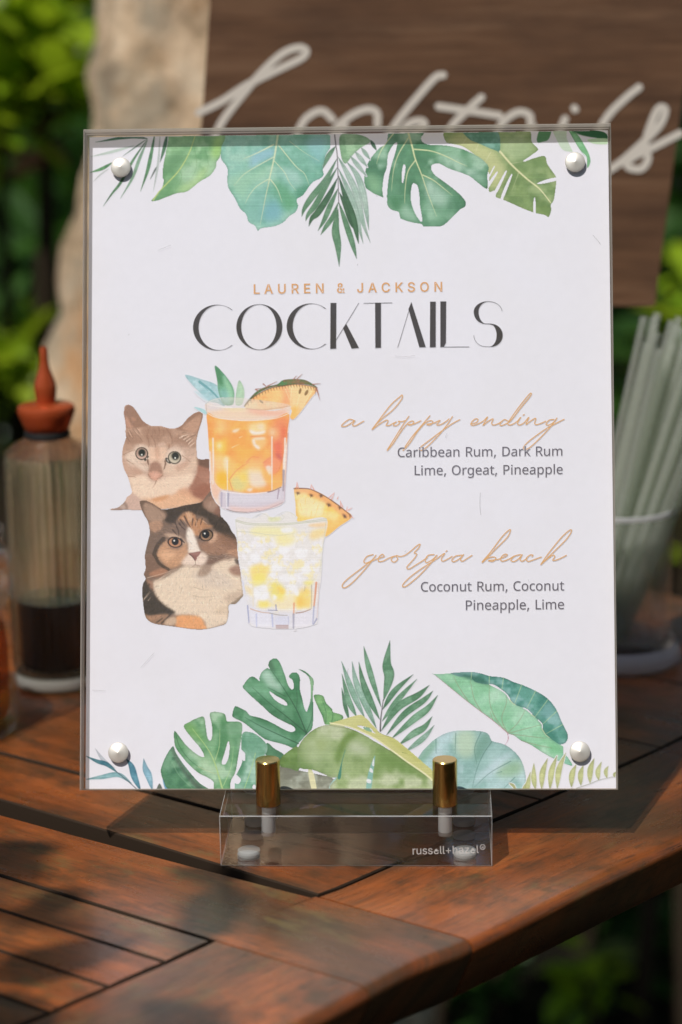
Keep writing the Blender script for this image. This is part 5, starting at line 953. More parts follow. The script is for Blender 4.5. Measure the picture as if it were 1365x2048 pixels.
# letter outlines (em/1000)
GLYPH = {'n':{' ':[175,[]],',':[180,[[28,-87,47,-3,61,78,124,78,129,71,104,-8,71,-87]]],'C':[424,[[261,-7,215,-3,174,7,139,24,109,46,85,75,65,109,52,149,44,192,41,240,44,287,53,330,67,368,88,403,114,431,146,455,183,472,225,483,271,486,320,483,364,474,404,458,379,407,330,425,271,433,223,427,182,410,149,381,124,343,110,296,105,240,109,184,123,137,146,98,178,69,219,52,270,46,330,52,385,65,385,13,329,-2,309,-5,286,-6]]],'D':[490,[[65,0,65,480,213,480,259,477,301,468,338,453,371,432,398,406,420,374,436,336,446,293,449,244,442,170,420,109,383,61,333,27,272,7,199,0],[126,52,191,52,261,59,315,82,354,120,378,174,385,242,380,301,364,348,338,383,302,408,258,423,204,428,126,428]]],'L':[352,[[65,0,65,480,126,480,126,54,335,54,335,0]]],'O':[525,[[263,-7,216,-3,174,7,139,24,109,48,84,76,65,111,52,150,44,193,41,241,44,288,52,331,65,370,84,404,109,433,139,456,174,473,216,483,263,487,309,484,349,473,384,456,414,433,439,405,458,370,472,331,481,288,484,240,481,193,472,150,458,110,439,76,414,47,384,24,349,7,308,-3],[263,46,312,51,352,69,382,98,403,137,416,184,420,240,416,297,403,344,382,382,352,411,313,428,263,434,214,428,174,411,143,382,122,344,109,297,105,240,109,184,122,137,143,98,173,69,213,51]]],'P':[406,[[65,0,65,480,192,480,249,475,295,463,329,443,353,415,367,380,372,338,370,313,364,288,354,264,340,243,320,224,294,208,263,196,225,189,181,187,126,187,126,0],[126,238,174,238,216,241,250,248,276,261,295,279,306,304,310,336,306,364,296,387,280,405,257,418,225,425,187,428,126,428]]],'R':[418,[[65,0,65,480,197,480,252,476,296,464,329,446,353,419,367,385,372,343,370,319,366,298,358,279,348,264,336,250,322,239,276,215,408,0,337,0,221,198,126,198,126,0],[126,249,197,249,233,252,261,259,283,272,298,290,307,313,310,340,306,369,297,391,281,407,259,418,230,425,194,427,126,427]]],'a':[377,[[144,-7,114,-4,86,5,63,19,45,40,34,67,31,100,36,133,50,161,73,183,106,200,150,210,203,215,265,217,265,238,262,265,256,286,245,301,230,311,212,316,190,318,136,310,89,291,71,335,126,357,193,366,233,363,266,353,291,337,308,314,319,283,322,245,322,0,279,0,268,51,265,51,249,33,233,19,216,7,196,0,173,-5],[158,41,187,44,212,52,234,66,251,86,261,112,264,144,264,176,211,174,171,170,140,163,118,152,103,138,95,121,92,99,94,81,100,66,110,55,124,47,140,43]]],'b':[413,[[228,-7,201,-5,178,0,158,9,142,20,128,32,116,46,111,46,99,0,57,0,57,510,116,510,116,386,115,344,113,312,116,312,128,327,142,339,158,351,178,359,201,364,228,366,269,361,305,345,335,319,358,283,372,237,376,180,372,123,358,77,335,40,305,14,269,-1],[219,42,248,46,273,58,291,78,304,105,312,139,315,181,304,256,272,302,218,317,183,313,157,302,138,284,126,258,119,224,116,182,116,179,119,138,126,105,138,78,157,58,184,46]]],'c':[322,[[201,-7,171,-5,143,2,117,13,93,28,74,48,58,73,46,103,39,138,37,178,39,220,47,256,59,286,76,311,96,332,119,347,146,358,174,365,206,367,259,361,300,347,282,298,244,310,204,315,145,300,110,254,98,179,101,139,110,105,124,79,144,60,170,48,201,44,253,50,294,65,294,13,254,-2]]],'e':[379,[[210,-7,177,-4,147,3,120,14,96,30,75,51,59,76,47,106,39,140,37,177,39,215,46,249,57,279,72,305,90,326,112,344,138,357,166,364,196,367,226,364,252,358,276,347,296,331,313,312,327,290,337,264,343,235,345,204,345,169,98,169,102,131,113,100,129,76,152,58,180,47,213,44,274,50,328,69,328,17,274,-1],[99,216,283,216,280,244,273,269,262,290,245,306,223,315,195,318,169,315,147,306,129,291,114,271,105,245]]],'g':[413,[[195,-161,145,-159,102,-151,65,-138,65,-84,103,-100,148,-109,198,-112,227,-109,251,-100,271,-85,286,-65,295,-40,298,-11,298,3,298,27,300,48,297,48,268,17,231,-1,185,-7,142,-1,106,15,76,42,54,79,41,125,37,179,41,233,54,278,76,316,106,344,142,361,185,367,208,365,229,361,249,353,267,343,283,329,298,312,301,312,309,360,356,360,356,-6,352,-53,338,-92,317,-122,286,-144,245,-157],[194,42,227,45,253,55,273,71,287,94,295,126,298,165,298,179,295,224,287,259,273,285,252,303,226,313,193,317,165,313,142,301,123,281,109,254,101,220,98,179,101,138,109,104,123,77,141,57,165,46]]],'i':[173,[[87,420,62,429,57,436,54,446,52,457,54,469,57,479,62,486,87,495,111,486,117,479,120,469,122,457,120,446,117,436,111,429],[57,0,57,360,116,360,116,0]]],'k':[359,[[57,0,57,510,116,510,116,244,115,216,113,185,116,185,128,201,144,221,158,238,273,360,343,360,197,206,353,0,281,0,156,168,116,132,116,0]]],'l':[173,[[57,0,57,510,116,510,116,0]]],'m':[628,[[57,0,57,360,105,360,113,311,117,311,129,328,144,342,162,353,182,361,202,365,223,367,273,360,310,340,333,306,336,306,350,325,366,340,386,352,407,360,429,365,452,367,489,363,520,353,543,335,560,310,570,277,574,234,574,0,515,0,515,232,507,279,483,308,442,317,410,314,385,304,367,287,355,264,347,234,345,199,345,0,286,0,286,232,278,279,253,308,212,317,180,313,155,302,137,283,125,258,118,226,116,187,116,0]]],'n':[415,[[57,0,57,360,105,360,113,311,117,311,130,328,146,342,165,353,186,361,208,365,230,367,270,363,302,353,328,335,346,310,357,277,361,234,361,0,302,0,302,230,293,278,266,307,222,317,186,313,158,302,139,283,126,258,119,226,116,187,116,0]]],'o':[406,[[202,-7,172,-4,143,3,117,15,94,32,75,53,58,79,46,109,39,143,37,181,42,236,57,282,82,318,116,345,156,361,204,367,236,364,264,357,290,345,314,328,333,307,349,282,361,252,368,218,370,181,365,126,350,79,325,42,291,15,250,-1],[203,42,237,46,263,59,283,80,298,107,306,141,309,181,306,220,298,253,283,281,263,301,236,313,203,317,169,313,143,301,123,281,109,253,101,220,98,181,101,141,109,107,123,80,143,59,170,46]]],'p':[413,[[57,-161,57,360,105,360,113,311,116,311,128,326,142,339,158,351,178,360,201,365,228,367,270,362,305,346,335,320,358,284,372,238,376,181,372,124,358,78,335,41,305,14,269,-1,228,-7,202,-5,179,0,159,9,142,20,128,32,116,46,112,46,115,17,116,-13,116,-161],[219,42,240,44,258,50,273,60,286,74,296,90,305,110,310,132,314,155,315,181,312,220,304,253,291,280,272,301,248,313,218,317,185,314,159,303,140,286,127,262,119,231,116,192,116,181,119,140,126,106,138,78,157,58,184,46]]],'r':[277,[[57,0,57,360,105,360,112,294,115,294,128,313,143,330,160,345,179,357,201,364,225,367,247,366,267,363,260,308,241,312,221,313,203,311,186,306,169,298,154,286,141,272,131,256,123,236,118,215,116,192,116,0]]],'t':[242,[[167,-7,115,3,100,11,87,22,77,37,68,55,63,78,62,105,62,314,11,314,11,343,62,366,86,443,121,443,121,360,225,360,225,314,121,314,121,106,123,86,128,70,137,57,148,49,162,43,177,42,205,44,228,49,228,4,201,-4]]],'u':[415,[[184,-7,144,-3,111,7,86,25,68,49,57,83,53,124,53,360,113,360,113,128,122,81,148,52,193,42,229,46,256,57,276,76,289,102,296,134,299,173,299,360,358,360,358,0,310,0,301,48,298,48,285,31,269,17,250,6,229,-1,207,-5]]]},'i':{'&':[448,[[197,-7,165,-5,136,1,110,12,88,26,69,42,54,62,43,84,36,108,34,133,36,154,40,173,47,189,85,235,140,279,216,335,237,352,255,375,262,405,260,420,255,434,245,445,233,454,219,459,201,461,168,453,145,431,137,399,145,363,169,327,204,284,438,0,364,0,171,231,121,293,87,344,81,361,77,379,75,398,77,420,82,440,91,458,102,474,117,488,134,499,154,507,176,512,200,513,224,512,246,507,266,499,283,488,297,475,308,459,317,442,322,424,324,404,315,362,291,325,256,293,154,217,135,202,121,188,110,174,103,161,98,146,97,131,98,115,102,101,109,87,118,76,130,66,143,57,158,51,175,48,193,46,213,48,232,52,251,59,301,95,315,112,327,131,336,151,343,174,348,198,349,224,408,224,406,194,403,167,397,144,389,124,380,107,371,92,345,62,333,47,315,30,294,17,271,7,246,-1,221,-5]]],'+':[453,[[198,34,198,364,255,364,255,34],[61,172,61,226,391,226,391,172]]],'A':[480,[[16,0,201,509,276,509,463,0,395,0,287,302,280,323,272,346,264,372,255,402,244,438,232,478,245,478,233,437,222,402,213,371,204,345,197,322,191,302,85,0],[110,142,110,199,370,199,370,142]]],'C':[510,[[267,-7,225,-3,186,7,150,25,119,49,92,79,70,115,53,157,44,203,40,254,44,305,53,352,70,393,92,429,119,459,150,484,186,501,225,512,267,516,293,514,317,511,340,504,362,496,383,485,402,471,419,456,435,438,448,418,459,397,467,373,473,348,408,348,389,395,357,428,315,449,267,456,237,453,209,445,184,432,161,414,141,391,125,364,113,332,106,295,103,254,106,213,113,177,125,145,141,117,161,94,184,76,210,63,237,56,267,53,315,60,357,81,389,114,408,160,473,160,467,135,459,112,448,91,435,71,420,53,402,38,383,24,363,13,341,5,317,-2,293,-6]]],'E':[419,[[60,0,60,509,372,509,372,452,125,452,125,286,355,286,355,229,125,229,125,57,375,57,375,0]]],'J':[396,[[185,-7,143,-2,106,11,75,33,52,63,38,100,33,145,33,173,98,173,98,145,100,117,108,93,122,74,139,61,160,53,185,50,209,53,230,61,248,74,261,93,269,117,272,145,272,509,336,509,336,145,332,100,318,63,294,33,263,11,227,-2]]],'K':[467,[[104,145,104,216,139,261,174,303,212,344,364,509,448,509,231,276,228,276],[60,0,60,509,125,509,125,334,124,225,125,193,125,0],[372,0,188,259,228,309,449,0]]],'L':[393,[[60,0,60,509,125,509,125,57,361,57,361,0]]],'N':[523,[[60,0,60,509,136,509,343,183,363,151,388,107,414,55,405,54,401,108,399,157,399,195,399,509,463,509,463,0,387,0,202,290,177,331,148,381,136,402,123,425,108,452,119,454,122,384,124,328,125,291,125,0]]],'O':[533,[[267,-7,225,-3,186,7,150,25,119,49,92,79,70,115,53,157,44,203,40,254,44,305,53,352,70,393,92,429,119,459,150,484,186,501,225,512,267,516,309,512,348,501,384,484,415,459,442,429,464,393,480,352,490,305,493,254,490,203,480,157,464,115,442,79,415,49,384,25,348,7,309,-3],[267,53,296,55,324,63,349,76,372,94,392,116,408,144,420,176,428,213,430,254,428,295,420,332,408,365,392,392,372,415,349,433,324,446,296,453,267,456,237,453,210,445,184,433,161,415,142,392,125,364,113,332,106,295,103,254,106,213,113,176,125,144,142,117,161,94,184,76,210,63,237,55]]],'R':[449,[[60,0,60,509,236,509,273,506,305,500,333,489,356,473,376,455,390,433,401,408,407,381,409,352,407,323,401,296,390,271,376,250,356,232,333,217,305,206,273,200,236,198,96,198,96,255,234,255,258,256,280,260,298,267,313,276,325,287,334,300,340,316,344,333,345,352,344,371,340,389,334,405,325,419,313,430,298,440,279,446,258,451,233,452,125,452,125,0],[353,0,230,229,303,229,428,0]]],'S':[447,[[224,-9,188,-7,156,-1,128,9,102,23,81,40,64,60,51,83,42,109,38,137,104,137,108,118,114,102,123,88,136,76,150,66,166,59,224,49,246,50,267,54,286,60,303,69,317,79,329,92,338,106,344,122,346,139,344,154,340,168,332,179,296,205,245,222,184,239,145,253,112,269,86,289,67,313,56,341,52,372,54,400,62,425,75,448,92,468,113,484,138,498,165,508,195,514,227,516,259,514,289,508,316,498,340,484,360,468,377,449,390,427,398,403,401,378,337,378,332,402,320,421,302,437,280,449,254,456,225,459,204,457,185,454,167,448,152,440,139,430,129,418,121,405,117,391,115,376,117,359,122,345,131,334,169,308,212,293,264,279,312,264,359,238,395,198,402,180,407,161,408,139,406,112,399,87,386,64,370,43,349,25,323,11,294,0,261,-7]]],'U':[517,[[259,-8,220,-6,186,2,154,15,126,33,103,55,85,80,71,108,63,140,60,173,60,509,124,509,124,178,126,155,132,133,141,113,153,95,169,80,187,68,208,59,232,53,259,52,285,53,309,59,331,68,349,80,364,95,377,113,385,133,391,155,393,178,393,509,457,509,457,173,454,140,446,108,433,80,414,55,391,33,363,15,332,2,297,-6]]],'a':[389,[[160,-9,137,-7,115,-3,94,5,76,15,60,29,48,45,38,63,32,84,30,108,32,128,36,146,43,161,53,174,64,184,78,193,125,211,178,220,200,223,218,225,234,227,265,235,271,240,274,246,276,255,276,257,267,297,240,322,227,327,212,330,196,331,149,322,118,301,100,274,41,291,51,313,64,331,79,346,95,358,114,368,133,375,194,384,239,379,286,360,300,350,312,336,322,320,330,301,335,278,337,251,337,0,277,0,277,52,272,52,252,25,215,1,199,-4,181,-7],[170,45,192,47,211,51,228,59,242,68,254,80,263,93,270,108,274,122,276,138,276,190,259,182,231,176,200,171,175,168,134,159,103,139,97,130,93,118,92,105,102,72,130,52]]],'e':[404,[[212,-8,177,-5,145,3,117,16,92,35,72,58,56,85,44,116,37,150,34,187,36,224,44,258,55,290,71,317,91,340,115,359,142,373,172,382,205,384,266,374,285,366,303,355,319,341,334,324,347,305,357,282,365,256,370,227,371,194,371,169,75,169,75,221,338,221,310,202,308,226,304,248,298,269,288,286,277,301,263,314,246,323,227,328,205,330,183,328,164,323,146,313,131,301,119,286,109,270,102,251,97,231,96,211,96,178,98,151,102,127,110,106,121,88,135,73,151,61,169,53,190,48,212,46,254,53,285,73,306,105,365,91,358,72,348,55,335,39,320,26,302,14,283,4,261,-3,237,-7]]],'h':[410,[[114,227,114,0,53,0,53,509,114,509,114,287,102,287,116,319,132,344,152,362,175,374,200,382,227,384,252,383,275,377,295,369,313,356,328,340,341,321,350,298,355,271,357,240,357,0,296,0,296,235,293,263,286,286,273,304,256,318,235,326,210,329,192,328,176,324,161,317,147,308,136,297,126,283,119,266,115,248]]],'l':[189,[[139,-2,112,0,91,8,74,20,62,37,55,59,53,84,53,509,114,509,114,99,114,83,117,71,120,62,126,57,135,53,146,52,160,53,170,54,181,3,162,-1]]],'r':[259,[[53,0,53,379,112,379,112,321,115,321,124,339,137,354,152,367,171,377,191,383,213,385,229,384,243,384,243,322,230,324,207,326,190,324,174,321,159,315,146,306,135,296,126,284,119,269,115,254,114,237,114,0]]],'s':[365,[[182,-8,157,-7,133,-3,112,3,93,12,76,24,62,38,50,54,41,73,36,94,94,107,101,87,111,72,124,60,141,52,160,47,181,45,206,47,227,53,244,62,258,74,265,88,268,103,266,115,262,126,254,136,243,144,229,150,212,155,149,170,118,180,92,192,72,208,58,227,50,249,47,274,49,295,55,314,65,332,79,347,95,360,115,370,137,378,161,383,187,384,212,383,234,379,254,372,271,363,286,352,299,339,324,290,268,277,262,291,254,304,243,316,228,325,210,331,187,333,166,331,147,326,131,317,119,305,111,292,109,277,110,264,115,253,124,243,136,235,152,229,172,223,229,209,261,200,287,187,306,171,320,153,328,131,331,107,329,85,323,65,312,47,298,31,281,18,260,6,236,-2,210,-7]]],'u':[410,[[182,-5,158,-3,135,2,115,11,97,23,82,39,69,59,60,82,54,109,53,139,53,379,114,379,114,144,116,117,124,94,137,75,154,61,175,53,200,50,218,51,234,55,249,62,263,71,274,83,283,97,290,113,295,132,296,153,296,379,357,379,357,0,298,0,298,92,307,92,294,60,277,35,257,17,234,5,209,-3]]],'z':[380,[[42,0,42,46,254,320,254,323,48,323,48,379,333,379,333,331,126,60,126,56,339,56,339,0]]],'®':[463,[[231,118,205,120,179,125,154,134,131,145,110,160,91,177,74,196,60,217,48,240,40,264,35,290,33,317,35,344,40,369,48,394,60,417,74,438,91,457,110,474,131,488,154,500,179,509,205,514,231,516,258,514,284,509,309,500,332,488,353,474,372,457,389,438,403,417,415,394,423,369,428,344,430,317,428,290,423,264,415,240,403,217,389,196,372,177,353,160,332,145,309,134,284,125,258,120],[231,166,258,169,284,175,307,187,328,202,347,220,362,241,373,265,380,290,382,317,380,344,373,369,362,393,347,414,328,432,307,447,284,458,258,465,231,467,205,465,180,458,156,447,135,432,116,414,101,393,90,369,83,344,81,317,83,290,90,265,101,241,116,220,135,202,156,187,180,175,205,169],[273,226,228,312,273,312,319,226],[161,226,161,409,253,409,279,402,302,383,311,350,302,316,278,295,250,287,185,287,185,319,239,319,257,327,262,333,266,341,267,350,266,360,262,367,257,372,239,378,203,378,203,226]]]}}
DECO = dict(K='605,132 629,132 628,316 604,317', k2='655,233 668,215 720,313 690,316', T='784,131 808,131 808,313 785,313', A='918,157 930,128 988,310 962,311', I='1005,127 1028,127 1028,310 1004,311', L='1046,126 1070,126 1069,292 1060,310 1046,310')
def deco_title():
    """The art-deco heading as polygons in photo coordinates."""
    cx, cy, sc = CROP['q']; polys = [PT('q '+v) for v in DECO.values()]
    def arc(x, y, rx, ry, a0, a1, n=40):
        t = np.radians(np.linspace(a0, a1, n)); return np.stack([x+rx*np.cos(t), y+ry*np.sin(t)], 1)
    def ring(o, i): return np.concatenate([o, i[::-1]])
    P = [ring(arc(150,231,97,92,-50,-310), arc(157,231,81,90.2,-52,-308)), ring(arc(526,226,97,92,-50,-310), arc(533,226,79,90.2,-52,-308)),
         ring(arc(320,229,93,92,90,270), arc(320,229,73,90.2,90,270)), ring(arc(320,229,92,92,-90,90), arc(320,229,68,90.2,-90,90))]
    P.append(ring(np.concatenate([arc(1238,168,57,43,-5,-90,10), arc(1238,168,58,43,-90,-180,12), arc(1225,168,45,48,180,100,10)]),
                  np.concatenate([arc(1238,168,55.4,41.2,-5,-90,10), arc(1240,168,40,41.2,-90,-180,12), arc(1232,168,32,48,180,100,10)])))
    P.append(ring(np.concatenate([arc(1250,262,47,46,-100,0,12), arc(1250,262,47,46.5,0,90,12), arc(1228,262,48,46,90,180,12)]),
                  np.concatenate([arc(1243,262,29,46,-60,0,12), arc(1243,262,29,45,0,90,12), arc(1228,262,46.4,44.4,90,180,12)])))
    P.append(np.array([(1214,214), (1250,215), (1262,218), (1244,217.6), (1216,216)]))
    for a, b, w in (((719,132),(624,287),2), ((738,133.5),(853,131.5),2), ((930,130),(875,311),2), ((1058,309),(1162,308.5),2)):
        a, b = np.array(a, float), np.array(b, float); d = (b-a)/np.linalg.norm(b-a); n = np.array([-d[1], d[0]])*w/2; P.append(np.array([a+n, b+n, b-n, a-n]))
    return polys+[np.array([cx, cy])+p/sc for p in P]
HOPPY = ['132,188 105,180 80,195 62,214 78,218 105,205 130,188 120,208 132,215 155,203 178,190',
  '222,233 262,180 320,105 368,62 380,53 376,76 330,132 268,182 224,232 262,204 296,185 306,191 296,211 312,212 332,202 348,194 338,203 336,213 350,213 366,200 360,190 378,192 400,186',
  '415,165 390,200 350,265 302,342 332,308 370,250 405,205 430,189 441,195 427,210 410,207 440,205 478,188', '525,162 480,215 430,275 385,342 420,305 460,245 500,200 530,187 541,195 527,210 510,206 545,200 578,186 562,208 582,208 612,190 626,178',
  '644,166 612,214 560,276 500,333 472,343 478,325 530,285 590,240 640,205 682,182',
  '740,205 770,196 778,181 764,178 745,195 744,210 768,208 805,190 828,168 812,198 806,211 832,190 857,178 850,200 860,210 884,203 905,190', '937,190 916,182 896,200 896,212 916,208 952,185 1002,120 1050,62 1058,45 1046,50 1000,107 960,162 936,200 942,210 962,205 985,190 1002,170 986,200 996,210 1020,198 1045,170 1031,206 1056,188 1081,175 1076,200 1086,208 1112,200 1134,190',
  '1177,180 1151,185 1136,205 1151,210 1176,195 1192,174 1170,206 1120,262 1060,320 1030,338 1016,330 1040,300 1092,260 1152,220 1230,180', '1016,158 1021,155']
BEACH = ['227,890 196,900 179,925 191,935 221,920 242,894 215,931 165,990 110,1045 75,1065 66,1050 92,1020 150,975 210,930 262,908 285,900 275,889 258,905 256,925 278,925 312,908 340,898',
  '352,895 330,905 323,920 339,930 356,915 350,897 372,900 398,892 430,868 456,845 474,836 466,856 444,880 456,887 448,905 425,932 405,956 416,966 452,945 492,920 512,905', '547,890 516,895 501,920 511,932 541,915 562,894 530,936 470,1000 410,1050 386,1060 386,1045 420,1010 480,965 550,920 602,884 586,912 594,925 622,912 642,900', '692,893 661,898 641,918 651,928 681,912 702,890 686,915 697,925 722,910 746,895', '610,874 615,870',
  '800,928 842,880 902,800 940,762 948,766 930,802 870,862 812,922 802,930 832,908 862,903 872,912 855,926 834,921 880,916 922,900 931,890 915,890 896,912 907,925 938,915 970,897', '1002,890 971,898 951,918 966,927 992,912 1010,891 999,915 1011,925 1036,910', '1062,900 1066,893 1051,893 1033,908 1033,920 1045,926 1072,917 1110,903', '1108,942 1150,882 1215,802 1260,762 1268,771 1240,812 1180,872 1110,941 1146,910 1171,893 1181,901 1171,920 1192,918 1222,905 1242,894']
SIGN = ['s 25,312 90,280 160,235 250,190 310,160 322,140 300,132 255,150 200,200 140,270 85,345 60,420 85,470', 's 395,330 370,308 340,315 310,345 285,420 310,470 360,450 395,400 430,350', 's 520,345 518,312 490,303 440,325 400,370 410,450 470,450',
  's 702,208 680,215 630,270 570,345 520,430', 's 570,420 600,350 640,335 648,352 600,390 640,440', 's 690,295 780,308 858,320', 's 808,270 770,305 720,360 690,450', 's 945,345 940,318 905,312 860,350 850,420 900,420 952,345 940,400 958,425 1000,395', 's 1040,330 1010,400', 's 1245,242 1210,270 1160,320 1110,400',
  's 1110,500 1180,460 1240,410 1300,350 1318,305 1300,300 1280,340 1262,400 1270,440 1250,468 1215,462 1222,440 1290,405 1358,370', 's 1066,300 1068,303']
TEXTS = [('n', 'Caribbean Rum, Dark Rum', 'r', 357, 378, 1221, 371), ('n', 'Lime, Orgeat, Pineapple', 'r', 446, 473, 1223, 467), ('n', 'Coconut Rum, Coconut', 'r', 479, 1084, 1230, 1078), ('n', 'Pineapple, Lime', 'r', 715, 1181, 1230, 1176), ('i', 'LAUREN & JACKSON', 'q', 298, 95.5, 1053, 85.5)]
def text_polys(font, txt, crop, xa, ya, xb, yb, cap=None):
    """Lay a line of letters along the baseline a-b (photo coordinates, y down); returns one list of contours per letter."""
    G = GLYPH[font]; c = CROP[crop]
    a = np.array([c[0]+xa/c[2], c[1]+ya/c[2]]); b = np.array([c[0]+xb/c[2], c[1]+yb/c[2]]); Lw = np.linalg.norm(b-a); d = (b-a)/Lw; n = np.array([d[1], -d[0]])
    x = 0; its = []
    for ch in txt:
        if ch == ' ': x += 220 if font == 'n' else 200; continue
        adv, cs = G[ch]; its.append((x, [np.array(q, float).reshape(-1, 2) for q in cs])); x += adv
    x0 = min(q[:, 0].min() for X, cs in its[:1] for q in cs); x1 = its[-1][0]+max(q[:, 0].max() for q in its[-1][1])
    k = Lw/(x1-x0); gap = 0
    if cap:                                   # fixed size, the rest goes into letter spacing
        k = cap; gap = (Lw/k-(x1-x0))/(len(txt)-1)
    out = []; seen = 0
    for ch in [q for q in range(len(txt)) if txt[q] != ' ']:
        X, cs = its[seen]; seen += 1
        out.append([a+((q[:, :1]-x0+X+gap*ch)*d+q[:, 1:]*n)*k for q in cs])
    return out
# ======================================================================================================
#  the menu holder: acrylic block, brass posts, clear panels and the printed sheet
# ======================================================================================================
acr = clear_mat('clear_acrylic', (.97, .97, .965), 1.49, .55); pane = pane_mat('acrylic_pane'); sawn = frost_mat('sawn_acrylic_edge', (.66, .60, .52), .45, .40)
brass = mat('worn_brass', (.52, .36, .11), .2, 1); t = NT(brass); vec = t.coord('Object')
t.l(t.ramp(t.noise(vec, 220, 3, .5), [(.3, (.16, .16, .16)), (.7, (.26, .26, .26))]), t.b.inputs['Roughness'])
nickel = mat('brushed_nickel', (.80, .75, .67), .5, .55); white_plug = frost_mat('frosted_white_plastic', (.90, .89, .86), .7, .1); etched = frost_mat('etched_lettering', (.86, .84, .81), .8, .25)
holder = thing('menu_holder', 'clear acrylic menu holder with brass posts showing a printed cocktail list', 'menu sign', (0, .03, T)); WORLD.add(holder.name)
TILT = .3137; XB, WB, HB = -.0038, .2195, .2744; P0 = np.array([XB, .0218, T+.0246]); NRM = np.array([0, -math.cos(TILT), math.sin(TILT)]); SV = np.array([0, math.sin(TILT), math.cos(TILT)])
def bp(x, s, d): return P0+np.array([x, 0, 0])+SV*s-NRM*d              # board coordinates: across, up, depth behind the front face
DP = .0071                                                            # the sheet lies this far behind the front face
def panel(name, d0, d1, hw, s0, s1, front, back):
    ch = .00035; o = [(-hw, s0), (hw, s0), (hw, s1), (-hw, s1)]; i = [(-hw+ch, s0+ch), (hw-ch, s0+ch), (hw-ch, s1-ch), (-hw+ch, s1-ch)]
    mb = MB(); v = [bp(x, s, d0) for x, s in i]+[bp(x, s, d0+ch) for x, s in o]+[bp(x, s, d1-ch) for x, s in o]+[bp(x, s, d1) for x, s in i]
    for k in range(3): mb.add(v[4*k:4*k+8], [(a, (a+1) % 4, 4+(a+1) % 4, 4+a) for a in range(4)], 1)
    if front: mb.add(v[:4], [(0, 1, 2, 3)], 0)
    if back: mb.add(v[12:], [(3, 2, 1, 0)], 0)
    return mb.build(name, [pane, sawn], holder, False)
front = panel('front_panel', 0, DP-.0002, WB/2, 0, HB, True, False)
panel('back_panel', DP+.0004, DP+.0036, WB/2, 0, HB, False, True)
def sheet_pts(px, d):
    """points of the print (photo coordinates) carried onto the sheet's plane, d behind the front face"""
    px = np.asarray(px, float).reshape(-1, 2); D = fw+(px[:, :1]-CX)/FPX*rt-(px[:, 1:]-CY)/FPX*up
    o = P0-NRM*d; k = ((o-CAM)@NRM)/(D@NRM); return CAM+D*k[:, None]
paper = mat('matte_paper', PAPER, .62, spec=.3); t = NT(paper); vec = t.coord('Object')
t.l(t.mix(t.noise(vec, 260, 3, .6), tuple(v*.965 for v in PAPER), tuple(min(.9, v*1.02) for v in PAPER)), t.b.inputs['Base Color']); t.bump(t.noise(vec, 900, 3, .6), .12, .0002)
cs = sheet_pts([(179.5, 274.5), (1216.5, 260.5), (1233.5, 1578.5), (171.5, 1579)], DP)
mb = MB(); cen = cs.mean(0); mb.add(list(cs)+list(cs-NRM*.0003), [(3, 2, 1, 0), (4, 5, 6, 7)]+[(k, (k+1) % 4, 4+(k+1) % 4, 4+k) for k in range(4)])
sheet = mb.build('menu_sheet', paper, holder, False)
SHX = np.array([(179.5, 274.5), (1216.5, 260.5), (1233.5, 1578.5), (171.5, 1579)])
def inside_sheet(x, y):
    ok = np.ones(x.shape, bool)
    for k in range(4):
        a, b = SHX[k], SHX[(k+1) % 4]; ok &= (b[0]-a[0])*(y-a[1])-(b[1]-a[1])*(x-a[0]) > 0
    return ok
print_mat = attr_mat('ink_on_paper', 'ink', .6, .3); lift = [0]
HARD = ('printed_tan_cat', 'printed_calico_cat', 'printed_monstera_leaf', 'printed_banana_leaf', 'printed_broad_leaf', 'printed_pointed_leaf', 'printed_small_leaf', 'printed_taro_leaf', 'printed_blue_leaf')
def printed(name, L, label=None, sc=1):
    lift[0] += 1; A = L.A.copy(); yy, xx = np.mgrid[0:L.H, 0:L.W]; gx, gy = (xx+L.x0)/sc, (yy+L.y0)/sc
    A[~inside_sheet(gx, gy)] = 0
    hard = name in HARD; ka = A > (.45 if hard else .04); q = (ka[:-1, :-1] & ka[1:, 1:] & ka[:-1, 1:] & ka[1:, :-1]) if hard else (ka[:-1, :-1] | ka[1:, :-1] | ka[:-1, 1:] | ka[1:, 1:])
    inn = inside_sheet(gx, gy); q &= inn[:-1, :-1] & inn[1:, :-1] & inn[:-1, 1:] & inn[1:, 1:]
    ys, xs = np.where(q); idx = np.full(A.shape, -1, np.int64); use = np.zeros(A.shape, bool)
    for dy in (0, 1):
        for dx in (0, 1): use[ys+dy, xs+dx] = True
    idx[use] = np.arange(use.sum()); vy, vx = np.where(use)
    V = sheet_pts(np.stack([vx+L.x0, vy+L.y0], 1)/sc, DP-.000006*lift[0])
    F = np.stack([idx[ys, xs], idx[ys+1, xs], idx[ys+1, xs+1], idx[ys, xs+1]], 1)
    me = bulk_mesh(name, V, F); a = A[vy, vx][:, None]; a = np.ones_like(a) if hard else a; colr = np.array(PAPER)*(1-a)+ink(np.clip(L.C[vy, vx], 0, 255))*a
    at_ = me.attributes.new('ink', 'FLOAT_COLOR', 'POINT'); at_.data.foreach_set('color', np.concatenate([colr, np.ones_like(a)], 1).astype(np.float32).ravel())
    o = link(name, me, print_mat, sheet, False)
    if label: o['label'] = label
    return o
LAB = {'printed_tan_cat': 'printed picture of a tan cat with wide eyes', 'printed_calico_cat': 'printed picture of a calico cat with a white chest', 'printed_amber_drink': 'printed picture of an orange drink with a pineapple wedge', 'printed_pale_drink': 'printed picture of a pale icy drink with a pineapple wedge'}
